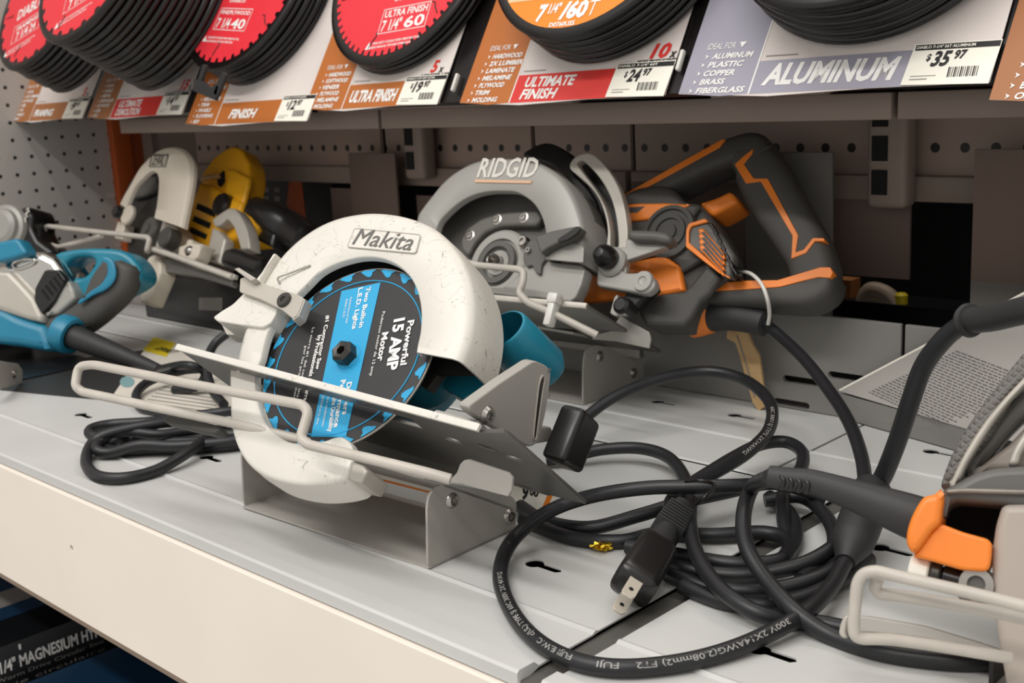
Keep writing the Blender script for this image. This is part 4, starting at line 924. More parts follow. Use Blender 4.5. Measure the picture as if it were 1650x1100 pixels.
trim([(692, 794), (830, 784), (960, 782), (1060, 752), (1160, 722), (1206, 722), (1218, 745), (1206, 772), (1150, 768), (1060, 790), (970, 814), (830, 824), (665, 833)])
rp('grip_arm', B, [(592, 424), (670, 400), (738, 368), (760, 385), (776, 420), (715, 455), (655, 486), (620, 455)], -.090, -.058, 'orange_plastic', .004, r=.004, label='orange arm between motor and grip')
# cord exit
cz = -.078
def W(fn, q, n): x, y = F.l(*fn([q])[0], n); return (x, y, n)
sweep('cord_collar', [W(B, (548, 965), cz), W(B, (600, 950), cz), W(B, (655, 950), cz)], [.017, .0178, .0155], [.017, .0178, .0155], T['orange_plastic'], t, F, k=4)
sweep('cord_sleeve', [W(B, (640, 948), cz), W(B, (720, 950), cz), W(B, (810, 962), cz), W(B, (905, 985), cz)], [.0142, .0125, .0118, .0112], [.0142, .0125, .0118, .0112], T['rubber'], t, F, k=4)
# sole plate
sv = A([(440, 905), (800, 925), (958, 938), (1105, 1040)])
SB = F.shift(0, F.l(*sv[2], .030)[1], 0)
y0 = F.l(*sv[2], .030)[1]; xr_ = F.l(*sv[2], .030)[0]
box('sole_plate', (-.150, y0-.003, -.10), (xr_, y0, .030), T['grey_plate'], t, F, bevel=.0006)
box('sole_edge', (-.150, y0-.004, .028), (xr_, y0+.0008, .0312), T['pale_cast'], t, F, bevel=.0005, label='bare metal sole edge')

# ---- cradle of the grey saw
c0, c1 = pz(940, 653), pz(1030, 608)
t = thing('saw_cradle', 'grey bent sheet cradle under the grey guard saw, a white cable tie on its wire', 'cradle', (c0[0]-.1, (c0[1]+c1[1])/2, 0), 'saw cradles')
# sits a little nearer than the riser
e_ = np.array([1.0, 0.02, 0]); e_ /= np.linalg.norm(e_)
CR2 = Fr((c0[0], c0[1], 0), e_, np.cross((0, 0, 1), e_), (0, 0, 1))
PF2, sp2 = cradle(t, CR2, .24, min(.094, .877-c0[1]), CC([(495, 586), (495, 470), (497, 395), (505, 345), (525, 322), (560, 316), (640, 345), (742, 398), (740, 470), (730, 480)]), None, 0)
for q in ((568, 368), (718, 442)):
    x, y = PF2.l(*CC([q])[0]); lathe('cradle_bolt', [(0, .0006), (.002, .0006), (.0023, .002), (.0034, .0022), (.0046, .0012), (.0052, 0)], T['steel'], t, PF2.shift(x, y, 0), 16)
SZ2 = Fr(CR2.w(0, -.012, 0), CR2.e, CR2.n, -CR2.u)
tb = SZ2.t(CC([(540, 275), (632, 252), (645, 215), (658, 195), (672, 196), (788, 262), (797, 290), (790, 332), (770, 328), (640, 300), (540, 292)]))
plate('seat_tab', tb, -.0005, .0014, T['cradle_paint'], t, SZ2, bevel=.0004)
zt = min(y for x, y in tb[:2])
mesh([(-.24, -.01, zt+.004), (0, -.01, zt), (0, .09, zt-.035), (-.24, .09, zt-.03), (-.24, -.01, zt+.002), (0, -.01, zt-.002), (0, .09, zt-.037), (-.24, .09, zt-.032)], [(0, 1, 2, 3), (7, 6, 5, 4), (0, 4, 5, 1), (1, 5, 6, 2), (2, 6, 7, 3), (3, 7, 4, 0)], 'seat_sheet', T['cradle_paint'], t, CR2, smooth=False)
def wq(px, py, n): x, y = F.l(px, py, n); return (x, y, n)
A1 = lambda a, b: A([(a, b)])[0]
wpts = [wq(*A1(250, 700), .036), wq(*A1(380, 735), .036), wq(*A1(604, 756), .036), wq(*A1(628, 770), .036), wq(*A1(624, 830), .036), wq(*A1(600, 878), .036), wq(*A1(650, 930), .036), wq(*A1(780, 985), .034), wq(*A1(960, 1075), .028), wq(*A1(1010, 1100), .024)]
tube('wire_arm', rounded(wpts, .006), .0031, T['wire_paint'], t, F)
q = np.array(wq(*A1(775, 975), .0365))
tie = thing('cable_tie', 'white nylon cable tie cinched round the wire arm of the grey saw cradle', 'cable tie', F.w(*q))
TF = F.shift(q[0], q[1], q[2])
box('tie_strap', (-.0035, -.013, -.005), (.0035, .008, .0045), T['clear_tie'], tie, TF, bevel=.0015)
box('tie_head', (-.0052, .006, -.005), (.0052, .015, .006), T['clear_tie'], tie, TF, bevel=.002)
# ============================================================ yellow saw at the back left
DFr = Fr.saw(243, 331, 1.56, .49, .0)
D = lambda pts: g(170, 220, 6.112, pts)
D2 = lambda pts: g(170, 360, 6.112, pts)
F = DFr
t = thing('circular_saw', 'yellow and black circular saw with a cream guard beside the punched end wall', 'circular saw', pz(300, 500), 'demo circular saws')
YS = t
def dp(name, fn, pts, n0, n1, m, bevel=.001, par=None, r=.002, label=None, res=2):
    return plate(name, rpoly(F.t(fn(pts), max(n0, n1)), r), n0, n1, T[m], par or t, F, bevel=bevel, label=label, res=res)
uo = [(130, 660), (165, 585), (250, 440), (340, 290), (400, 225), (460, 165), (520, 125), (600, 98), (680, 100), (750, 125), (800, 180), (830, 260), (835, 360), (820, 480), (795, 620), (765, 760), (738, 890)]
ui = [(200, 700), (240, 600), (300, 480), (400, 378), (440, 348), (475, 343), (508, 370), (522, 430), (520, 520), (508, 640), (495, 720), (480, 788), (478, 800)]
ug = band('upper_guard', F.t(D(uo), .012), F.t(D(ui), .012), .012, .002, T['beige_cast'], t, F, N=70, edge=.005, lip=.003)
lb = F.t(D([(455, 182), (618, 182), (588, 296), (430, 296)]), .0128)
for i in range(4):
    a, b = lb[i], lb[(i+1) % 4]; tube('label_frame', [a+(.0128,), b+(.0128,)], .0005, T['ink_dark'], ug, F, res=1)
a_, b_ = [np.array(F.l(*q, .0128)) for q in D([(448, 285), (582, 285)])]; v = b_-a_
ink('lettering', 'DEWALT', T['ink_dark'], ug, F, a_[0], a_[1], .0165, float(np.linalg.norm(v)), rot=math.atan2(v[1], v[0]), z=.013, bold=-.005, ext=.0001)
dp('blade_chamber', D, [(150, 640), (250, 430), (420, 280), (560, 300), (640, 480), (640, 800), (560, 960), (250, 980), (140, 900)], -.036, -.026, 'black_plastic')
dp('chamber_wall', D, [(250, 610), (330, 470), (430, 390), (500, 390), (512, 470), (470, 540), (380, 580)], -.0258, -.018, 'dark_cast', .002)
bx_, by_ = F.l(*D([(400, 900)])[0], -.006)
lathe('blade', [(0, .001), (.048, .001), (.048, 0), (0, 0)], T['dark_steel'], t, F.shift(bx_, by_, -.012), 40)
lathe('blade_washer', [(0, .006), (.006, .006), (.007, .003), (.016, .003), (.018, 0)], T['dark_cast'], t, F.shift(bx_, by_, -.011), 28)
kx, ky = F.l(*D([(215, 770)])[0], .012)
lathe('lever_disc', [(0, .006), (.012, .006), (.014, .004), (.014, 0)], T['beige_cast'], t, F.shift(kx, ky, .008), 28)
kx, ky = F.l(*D([(128, 745)])[0], .016)
lathe('lever_knob', [(0, .012), (.007, .012), (.0085, .009), (.0085, 0)], T['black_plastic'], t, F.shift(kx, ky, .010), 24)
dp('guard_leg', D, [(120, 830), (195, 850), (170, 945), (160, 1010), (85, 1000), (90, 930)], -.01, .006, 'beige_cast', .002)
kx, ky = F.l(*D([(635, 1010)])[0], .0)
lathe('guard_roller', [(0, .010), (.012, .010), (.014, .008), (.014, -.008), (0, -.008)], T['grip'], t, F.shift(kx, ky, .0), 24)
dp('lower_guard', D, [(560, 830), (700, 880), (730, 960), (690, 1100), (480, 1100), (520, 980)], -.03, -.006, 'pale_cast', .002)
# yellow motor and handle
dp('motor_housing', D, [(860, 600), (930, 440), (1010, 470), (1170, 560), (1340, 640), (1330, 720), (1440, 780), (1490, 880), (1420, 990), (1260, 1010), (1130, 1090), (980, 1100), (740, 1060), (800, 860)], -.085, -.04, 'yellow_plastic', .006)
for p4 in ([(905, 652), (1092, 735), (1072, 795), (886, 712)], [(872, 778), (1042, 850), (1020, 908), (852, 832)], [(840, 888), (1002, 962), (985, 1014), (822, 942)]):
    dp('vent_slot', D, p4, -.0405, -.0395, 'void', .0002, r=.001)
dp('rear_handle', D, [(920, 440), (960, 340), (1060, 200), (1170, 120), (1250, 82), (1340, 115), (1410, 250), (1418, 400), (1400, 490), (1345, 700), (1200, 665), (1165, 570), (1060, 520)], -.082, -.052, 'yellow_plastic', .005, r=.006, res=3)
dp('handle_cheek', D, [(1172, 312), (1265, 322), (1412, 400), (1400, 485), (1342, 695), (1205, 655), (1168, 560), (1182, 440)], -.053, -.044, 'yellow_plastic', .004)
dp('handle_opening', D, [(1095, 420), (1120, 370), (1165, 325), (1172, 440), (1132, 495), (1104, 480)], -.054, -.0505, 'void', .001, label='dark opening under the handle')
dp('trigger_bar', D, [(915, 400), (1010, 370), (1105, 365), (1100, 400), (1000, 410), (920, 425)], -.052, -.045, 'bamboo', .002)
kx, ky = F.l(*D([(1105, 650)])[0], -.03)
lathe('lock_knob', [(0, .014), (.013, .013), (.0155, .009), (.0155, 0), (0, 0)], T['black_plastic'], t, F.shift(kx, ky, -.044), 24)
Fp = lambda pts: g(370, 180, 3.4375, pts)
sweep('front_grip', [W(Fp, (160, 540), -.06) if False else F.l(*Fp([(150, 550)])[0], -.06)+(-.06,), F.l(*Fp([(250, 600)])[0], -.06)+(-.06,), F.l(*Fp([(350, 660)])[0], -.07)+(-.07,), F.l(*Fp([(430, 720)])[0], -.07)+(-.07,)], [.018, .021, .022, .020], [.018, .021, .022, .020], T['black_plastic'], t, F)
dp('grip_root', Fp, [(110, 690), (160, 600), (260, 640), (230, 750)], -.08, -.05, 'black_plastic', .004)
# bevel quadrant, bracket, sole
quo = [(1045, 822), (1120, 760), (1208, 702), (1270, 705), (1318, 760), (1360, 840), (1392, 920), (1412, 1010), (1420, 1110), (1330, 1110), (1300, 1000), (1270, 910), (1225, 840), (1190, 812), (1130, 870), (1075, 890)]
dp('bevel_quadrant', D, quo, -.040, -.022, 'pale_cast', .002)
dp('quadrant_leg', D2, [(1050, 40), (1100, 60), (1180, 150), (1120, 400), (980, 350)], -.036, -.020, 'pale_cast', .003)
dp('pivot_bracket', D2, [(705, 330), (720, 225), (790, 200), (800, 155), (835, 150), (850, 190), (960, 200), (925, 255), (900, 330), (860, 375), (800, 370), (740, 345)], -.012, .008, 'beige_cast', .003)
bx_, by_ = F.l(*D2([(822, 268)])[0], .008); lathe('pivot_bolt', [(0, .004), (.004, .004), (.005, .003), (.007, 0)], T['steel'], t, F.shift(bx_, by_, .008), 18)
sweep('tilt_knob', [F.l(*D2([q])[0], -.012)+(-.012,) for q in ((1225, 345), (1300, 360), (1420, 400), (1560, 450))], [.011, .0135, .0125, .0125], [.011, .0135, .0125, .0125], T['black_plastic'], t, F)
dp('sole_front', D2, [(470, 300), (540, 390), (540, 480), (410, 780), (335, 775), (330, 560), (360, 470), (420, 330)], -.004, .020, 'beige_cast', .003)
dp('sole_rim', D2, [(425, 235), (560, 250), (1275, 500), (1260, 545), (900, 440), (560, 310), (430, 265)], .014, .020, 'pale_cast', .001)
dp('sole_plate', D2, [(540, 330), (860, 400), (1260, 560), (1240, 620), (900, 520), (540, 470)], .004, .012, 'grey_plate', .001)
# ---- black cradle
q0, q1 = pz(226, 512), pz(420, 545)
t = thing('saw_cradle', 'black cradle under the yellow saw, with a pale wire arm', 'cradle', (q0[0]+.12, q0[1]+.05, 0), 'saw cradles')
CY = Fr((q0[0]+.25, q0[1]+.01, 0), (1, 0, 0), (0, 1, 0), (0, 0, 1))
box('floor_plate', (-.25, 0, .0004), (0, .085, .0024), T['black_plastic'], t, CY, bevel=.0005)
PY_ = Fr(CY.o, CY.u, CY.n, CY.e)
for x in (-.25, -.002): plate('side_plate', rpoly([(0, .0006), (.085, .0006), (.085, .035), (.03, .062), (.0, .066)], .004), x, x+.002, T['black_plastic'], t, PY_, bevel=.0004)
box('face_plate', (-.25, .0, .0006), (0, .002, .064), T['black_plastic'], t, CY, bevel=.0004)
box('rear_plate', (-.25, .083, .0004), (0, .085, .034), T['black_plastic'], t, CY)
flat('sticker', [F_ for F_ in [xz(CY.o[1]-.0006).t(D2([(918, 730), (1150, 730), (1150, 860), (918, 850)]))]], .0001, T['ink_mid'], t, xz(CY.o[1]-.0004), label='grey sticker')
zz = .045
c8 = lambda pts: g(0, 180, 3.667, pts)
def wd_(fn, q, n): x, y = F.l(*fn([q])[0], n); return (x, y, n)
wp_ = [wd_(c8, (600, 735), .02), wd_(c8, (345, 800), .025), wd_(c8, (262, 775), .035), wd_(c8, (252, 755), .037), wd_(c8, (268, 684), .040), wd_(c8, (285, 676), .040), wd_(c8, (600, 712), .040), wd_(c8, (872, 742), .040), wd_(c8, (884, 755), .040), wd_(c8, (866, 830), .038), wd_(D2, (440, 245), .032), wd_(D2, (700, 330), .026), wd_(D2, (1250, 530), .020)]
tube('wire_arm', rounded(wp_, .006), .0034, T['wire_paint'], t, F)
# ============================================================ teal saw at the left edge
F = Fr.saw(110, 490, 1.36, .30, .55)
TT = lambda pts: g(0, 340, 3.55, pts)
t = thing('circular_saw', 'teal circular saw with a bright silver gear housing at the left edge', 'circular saw', pz(60, 600), 'demo circular saws')
TS = t
def tp_(name, pts, n0, n1, m, bevel=.002, par=None, r=.004, label=None, res=3, holes=()):
    return plate(name, [sm(F.t(TT(pts), max(n0, n1)), 3)]+[sm(F.t(TT(h), max(n0, n1)), 3) for h in holes], n0, n1, T[m], par or t, F, bevel=bevel, label=label, res=res)
def tr_(name, pts, n0, n1, m, bevel=.002, par=None, r=.003, label=None):
    return plate(name, rpoly(F.t(TT(pts), max(n0, n1)), r), n0, n1, T[m], par or t, F, bevel=bevel, label=label, res=3)
tr_('gear_housing', [(-80, 320), (0, 300), (60, 285), (150, 225), (240, 228), (312, 265), (388, 382), (400, 470), (330, 560), (250, 605), (180, 560), (-80, 560)], -.06, -.004, 'chrome', .010)
tr_('housing_cheek', [(-80, 335), (50, 340), (110, 400), (192, 492), (242, 600), (240, 640), (150, 620), (-80, 545)], -.03, .006, 'pale_cast', .006)
tr_('housing_side', [(388, 392), (420, 450), (430, 500), (330, 590), (250, 600), (310, 520), (320, 470)], -.03, .0, 'grey_cast', .004)
vb = tr_('vent_cover', [(198, 440), (255, 335), (330, 332), (376, 392), (312, 515), (238, 592), (192, 520)], -.006, .004, 'black_plastic', .002)
for k in range(5):
    x0, y0 = 232+k*22, 455-k*24
    tr_('vent_slot', [(x0, y0), (x0+12, y0-12), (x0+52, y0+42), (x0+44, y0+56)], .004, .0044, 'void', .0001, par=vb, r=.0005)
ring = F.t(TT([(75, 300), (110, 278), (170, 272), (205, 285), (170, 310), (110, 330), (85, 325)]), -.003)
tube('lens_ring', [p+(-.003,) for p in sm(ring, 3)], .0022, T['chrome'], t, F, cyclic=True)
tp_('lever_top', [(-40, 190), (40, 165), (95, 157), (125, 190), (150, 240), (100, 262), (40, 278), (-40, 285)], -.012, .012, 'teal_bright', .004)
tp_('lower_body', [(-80, 545), (0, 548), (100, 598), (200, 632), (252, 655), (285, 740), (300, 790), (250, 798), (100, 772), (-80, 730)], -.05, .004, 'teal_bright', .010)
tp_('handle_loop', [(310, 245), (420, 216), (560, 210), (680, 220), (755, 262), (800, 335), (790, 400), (700, 460), (600, 500), (470, 520), (400, 450), (390, 380), (340, 300)], -.060, -.018, 'teal', .006,
    holes=[[(372, 312), (420, 270), (500, 262), (536, 282), (525, 320), (480, 372), (420, 378), (385, 360)]])
sweep('rear_grip', [F.l(*TT([q])[0], -.02)+(-.02,) for q in ((735, 320), (690, 420), (600, 520), (500, 600), (400, 655), (290, 690))], [.017, .021, .020, .020, .020, .019], [.016, .018, .018, .018, .018, .018], T['grip'], t, F)
tp_('grip_pad', [(478, 480), (515, 385), (580, 292), (612, 290), (620, 345), (590, 420), (530, 465), (470, 500)], -.02, .004, 'grip', .003)
st_ = [F.l(*TT([q])[0], .002)+(.002,) for q in ((590, 275), (630, 295), (638, 370), (595, 425), (530, 465), (455, 525))]
sweep('grip_stripe', st_, [.0035, .0045, .006, .006, .004, .002], [.002]*6, T['teal_bright'], t, F, label='teal stripe on the grip')
cp = F.l(*TT([(395, 708)])[0], 0.008)
s0, s1 = F.w(*cp, .008), F.w(*F.l(*TT([(905, 905)])[0], .02), .02)
ax = (s1-s0)/np.linalg.norm(s1-s0); ee = np.cross((0, 0, 1), ax); ee /= np.linalg.norm(ee)
SFr = Fr(s0, ee, np.cross(ax, ee), ax); Ls = float(np.linalg.norm(s1-s0))
lathe('cord_collar', [(.0135, .004), (.0165, .007), (.0205, .006), (.0225, 0), (.0215, -.012), (.016, -.016), (0, -.016)], T['teal_bright'], t, SFr, 32)
lathe('cord_sleeve', [(0, -.01), (.0138, -.01), (.0135, .02), (.0115, Ls*.45), (.0078, Ls*.85), (.0062, Ls), (0, Ls)], T['rubber'], t, SFr, 28)
# end of its cradle and the shadowed motor
t = thing('saw_cradle', 'grey cradle end with one screw at the far left under the teal saw', 'cradle', pz(20, 622), 'saw cradles')
qa = pz(36, 618); CX_ = Fr((qa[0], qa[1], 0), (1, 0, 0), (0, 1, 0), (0, 0, 1))
LF = xz(qa[1])
sp_ = LF.t(TT([(-60, 845), (60, 866), (105, 872), (130, 910), (128, 982), (-60, 1035)])); zmin = min(b for a, b in sp_)
sp_ = [(a, max(b, .0006)) for a, b in sp_]
PF3 = Fr((qa[0], qa[1], 0), (-.75, .66, 0), (0, 0, 1), (.66, .75, 0))
sp3 = [(a, max(b, .0006)) for a, b in PF3.t(TT([(-60, 845), (60, 866), (105, 872), (130, 910), (128, 982), (-60, 1035)]))]
plate('side_plate', rpoly(sp3, .003), -.002, 0, T['cradle_paint'], t, PF3, bevel=.0004)
x, y = PF3.l(*TT([(78, 930)])[0]); lathe('cradle_bolt', [(0, .0006), (.002, .0006), (.0023, .002), (.0034, .0022), (.0052, 0)], T['steel'], t, PF3.shift(x, y, 0), 16)
box('floor_plate', (-.2, .004, .0004), (-.012, .10, .0024), T['black_plastic'], t, CX_)
box('side_plate', (-.2, .004, .0024), (-.198, .10, .05), T['black_plastic'], t, CX_)
box('seat_sheet', (-.2, .07, .045), (-.02, .10, .047), T['black_plastic'], t, CX_)
# another saw beyond it, only its rear end in view
F = Fr.saw(30, 380, 1.62, .3, .5)
t = thing('circular_saw', 'grey and black saw end poking in above the teal lever at the far left', 'circular saw', pz(40, 560), 'demo circular saws')
lathe('motor_cap', [(0, .012), (.018, .012), (.024, .008), (.026, .002), (.031, 0), (.034, -.006), (.034, -.04), (0, -.04)], T['grey_cast'], t, F.shift(*F.l(6, 366), 0), 36)
plate('body', rpoly(F.t(TT([(30, 60), (60, 10), (110, -30), (150, -30), (172, 20), (165, 90), (200, 160), (290, 225), (270, 260), (100, 240), (40, 170)])), .004), -.06, -.006, T['black_plastic'], t, F, bevel=.006)
for k in range(9):
    p = F.l(*TT([(158-k*5+(k % 2)*8, -10+k*14)])[0], -.004); box('chrome_tooth', (p[0]-.0028, p[1]-.0016, -.006), (p[0]+.0028, p[1]+.0016, -.003), T['chrome'], t, F, bevel=.0006)
plate('stand', rpoly(F.t(TT([(-40, 100), (160, 200), (260, 250), (240, 700), (-40, 700)])), .004), -.09, -.062, T['black_plastic'], t, F, bevel=.003)
mat('warm_cast', 'aca197', .45, var=.06, scale=18); mat('worn_edge', '8d857c', .4, metal=.5, var=.3, scale=60)
# ============================================================ orange and black saw at the right edge, close to us
F = Fr.saw(1560, 850, .54, .42, .35)
H_ = lambda pts: g(1170, 650, 2.4438, pts)
R3 = lambda pts: g(1450, 560, 4.585, pts)
R2 = lambda pts: g(1330, 880, 5.0, pts)
t = thing('circular_saw', 'nearest saw at the right edge with an orange cord collar and silver ribs', 'circular saw', pz(1600, 1060), 'demo circular saws')
def hp(name, fn, pts, n0, n1, m, bevel=.002, r=.003, label=None, par=None):
    return plate(name, rpoly(F.t(fn(pts), max(n0, n1)), r), n0, n1, T[m], par or t, F, bevel=bevel, label=label, res=3)
def hs(name, fn, pts, n0, n1, m, bevel=.002, label=None):
    return plate(name, sm(F.t(fn(pts), max(n0, n1)), 3), n0, n1, T[m], t, F, bevel=bevel, label=label, res=3)
# guard plates
hp('lower_guard', H_, [(1088, 396), (1320, 390), (1320, 1250), (1130, 1250), (1090, 1020), (1062, 860), (1050, 720), (1046, 600), (1062, 480)], -.03, .0, 'warm_cast', .004)
# textured grip band and ribs
hs('grip_band', R3, [(300, 1020), (340, 880), (400, 740), (480, 600), (580, 450), (680, 320), (780, 190), (870, 80), (950, 0), (1300, -250), (1300, 300), (900, 330), (760, 520), (640, 700), (520, 860), (430, 1010), (380, 1040)], -.05, -.022, 'grip_net' if 'grip_net' in T else 'grip', .006)
hp('silver_rib', R3, [(360, 1030), (400, 930), (470, 790), (560, 640), (660, 500), (780, 360), (917, 215), (1300, -100), (1300, -30), (930, 262), (800, 400), (680, 560), (580, 720), (490, 870), (455, 960), (400, 1010)], -.024, -.012, 'pale_cast', .002)
hp('dark_cheek', R3, [(455, 955), (490, 870), (580, 720), (680, 560), (800, 400), (930, 262), (1300, -20), (1300, 500), (940, 500), (820, 620), (640, 830)], -.05, -.026, 'dark_cast', .004)
hp('tan_liner', R3, [(455, 960), (620, 845), (800, 720), (950, 560), (1300, 420), (1300, 900), (700, 900)], -.05, -.030, 'bamboo' if False else 'warm_cast', .003)
hp('silver_rib', R3, [(795, 865), (830, 760), (890, 660), (960, 560), (1100, 420), (1180, 420), (960, 680), (890, 790), (880, 870)], -.03, -.016, 'pale_cast', .002)
hp('housing', H_, [(850, 338), (915, 308), (980, 272), (1060, 250), (1173, 244), (1320, 240), (1320, 420), (1173, 410), (1080, 396), (905, 384), (872, 398), (856, 440), (842, 468), (830, 440), (842, 390)], -.045, -.002, 'dark_cast', .004)
hp('housing_edge', H_, [(865, 338), (930, 332), (1173, 338), (1320, 340), (1320, 362), (1173, 358), (930, 352), (866, 356)], -.003, .001, 'worn_edge', .001)
hp('recess', H_, [(850, 380), (1120, 380), (1060, 560), (850, 500)], -.05, -.034, 'void', .001)
# orange collar, body and the sleeve
hs('cord_collar', H_, [(772, 372), (800, 360), (828, 352), (845, 334), (856, 370), (850, 420), (842, 470), (812, 500), (780, 545), (745, 588), (722, 575), (709, 540), (714, 490), (736, 430)], -.034, .008, 'orange_plastic', .003)
hp('orange_body', H_, [(742, 590), (775, 545), (812, 500), (842, 470), (930, 505), (1030, 532), (1048, 552), (1046, 600), (1036, 662), (930, 656), (800, 618), (738, 604)], -.036, .004, 'orange_plastic', .0016)
zc = -.014
def hw(q, n=zc): x, y = F.l(*H_([q])[0], n); return (x, y, n)
sr = [.0056, .0060, .0062, .0080, .0104, .0112]
sweep('cord_sleeve', [hw((171, 287)), hw((250, 299)), hw((339, 308)), hw((517, 366)), hw((690, 430)), hw((775, 462))], sr, sr, T['rubber'], t, F)
for k in range(4):
    x0, y0 = 196+k*32, 272+k*5
    a, b, c = [F.l(*H_([q])[0], -.010) for q in ((x0, y0), (x0+34, y0+30), (x0+22, y0+66))]
    tube('sleeve_rib', smoothpath([a+(-.0108,), b+(-.0078,), c+(-.0100,)], 4), .0011, T['black_plastic'], t, F, res=2)
# hardware under the body
hx0, hy0 = hw((712, 640), 0)[:2]; hx1, hy1 = hw((800, 665), 0)[:2]
def axis_cyl(name, a, b, r, m):
    a, b = np.array(a), np.array(b); ax = (b-a)/np.linalg.norm(b-a); u = np.cross((0, 0, 1), ax); u /= np.linalg.norm(u)
    fr = Fr(F.w(*a), u[0]*F.e+u[1]*F.u+u[2]*F.n, *(lambda w_: (w_[0]*F.e+w_[1]*F.u+w_[2]*F.n,))(np.cross(ax, u)), ax[0]*F.e+ax[1]*F.u+ax[2]*F.n)
    return cyl(name, r, 0, float(np.linalg.norm(b-a)), T[m], t, fr, 24, .001)
axis_cyl('depth_knob', hw((722, 642), -.008), hw((800, 662), -.008), .0060, 'tag_white')
axis_cyl('depth_washer', hw((802, 664), -.008), hw((846, 676), -.008), .0062, 'dark_steel')
axis_cyl('depth_stem', hw((846, 676), -.008), hw((930, 700), -.008), .0050, 'black_plastic')
hs('lug', H_, [(905, 720), (930, 680), (980, 660), (1040, 660), (1060, 700), (1050, 780), (960, 790), (910, 760)], -.02, -.002, 'dark_cast', .002)
p = hw((985, 712), -.002); lathe('lug_bush', [(.004, 0), (.004, .002), (.0075, .002), (.008, 0)], T['steel'], t, F.shift(*p), 24)
hp('sole_plate', R2, [(150, 560), (330, 560), (800, 640), (1200, 760), (1800, 960), (1800, 1010), (1200, 840), (800, 740), (330, 690), (120, 700)], -.04, -.030, 'cradle_paint', .001)
hp('sole_tab', R2, [(150, 560), (185, 545), (200, 560), (175, 600), (160, 700), (180, 745), (130, 735), (105, 700), (120, 620)], -.030, -.024, 'pale_cast', .001)
# ---- its cradle and the wire arm in front
t = thing('saw_cradle', 'grey cradle with a looped wire arm in front of the nearest saw', 'cradle', pz(1640, 1085), 'saw cradles')
def rw(q, n): x, y = F.l(*R2([q])[0], n); return (x, y, n)
wp_ = [rw((1900, 560), .040), rw((1280, 400), .040), rw((560, 235), .040), rw((400, 195), .040), rw((300, 220), .039), rw((255, 300), .038), rw((225, 620), .034), rw((235, 720), .032), rw((300, 745), .030), rw((500, 745), .026), rw((900, 800), .020), rw((1500, 900), .014)]
tube('wire_arm', rounded(wp_, .008), .0027, T['wire_paint'], t, F, res=5)
wp_ = [rw((1900, 650), .028), rw((1280, 510), .028), rw((600, 395), .028), rw((440, 385), .028), rw((395, 340), .030), rw((420, 260), .034)]
tube('wire_arm', rounded(wp_, .006), .0027, T['wire_paint'], t, F, res=5)
z_ = pz(1606, 1098); 
box('side_plate', (float(z_[0]), float(z_[1])-.01, .0006), (float(z_[0])+.002, float(z_[1])+.12, .016), T['black_plastic'], t, WORLD)
box('floor_plate', (float(z_[0]), float(z_[1])-.01, .0006), (float(z_[0])+.2, float(z_[1])+.12, .0026), T['cradle_paint'], t, WORLD)
# ============================================================ cords
CR_ = .0047
def cpts(lst): return [pz(*q) if len(q) == 3 else pz(q[0], q[1], CR_) for q in lst]
def cord(name, lst, parent=None, r=CR_, k=7, m='cord_rubber', M=None):
    return tube(name, [tuple(p) for p in cpts(lst)], r, T[m], parent, M, k=k, res=4)
Z = CR_
# ---- cord of the grey and orange saw: from its sleeve down to the moulded junction
W0 = RF_.w(*[0, 0, 0]); pe = RF_.w(*RF_.l(1233, 520, -.078), -.078)
cb = [(1290, 572), (1335, 628), (1368, 680), (1388, 735), (1396, 790)]
hz = np.linspace(float(pe[2]), .035, len(cb)+1)[1:]
yy = np.linspace(float(pe[1]), float(pz(1396, 800, .03)[1]), len(cb)+1)[1:]
pts = [tuple(pe)]+[tuple(pY(q[0], q[1], yv)) for q, yv in zip(cb, yy)]
tube('power_cord', pts, CR_, T['cord_rubber'], RG, None, k=7)
# ---- junction block with the thick lead from the right
J0 = pY(1392, 770, float(yy[-1])); 
jb = pz(1362, 905, .016)
jt = thing('cord_junction', 'black moulded cord junction with two small slots under the thick sleeve', 'cord junction', (jb[0], jb[1], 0))
jtop = pY(1408, 782, float(yy[-1])-.004)
ax = jtop-jb; L = float(np.linalg.norm(ax)); ax /= L; ee = np.cross((0, 0, 1), ax); ee /= np.linalg.norm(ee); uu = np.cross(ax, ee)
JF = Fr(jb, ee, uu, ax)
lathe('block', [(0, 0), (.0058, 0), (.0078, .006), (.0118, .016), (.0124, .019), (.0130, L*.45), (.0130, L*.80), (.0115, L*.95), (.008, L), (0, L)], T['rubber'], jt, JF, 32)
toc = CAM-jb; toc -= ax*(toc@ax); toc /= np.linalg.norm(toc); sx_ = np.cross(ax, toc)
for k in range(2):
    c = jb+ax*(L*.44+k*.011)+toc*.0129+sx_*.003; fr = Fr(c, sx_, ax, toc)
    box('slot', (-.0024, -.0012, -.002), (.0024, .0012, .0009), T['void'], jt, fr)
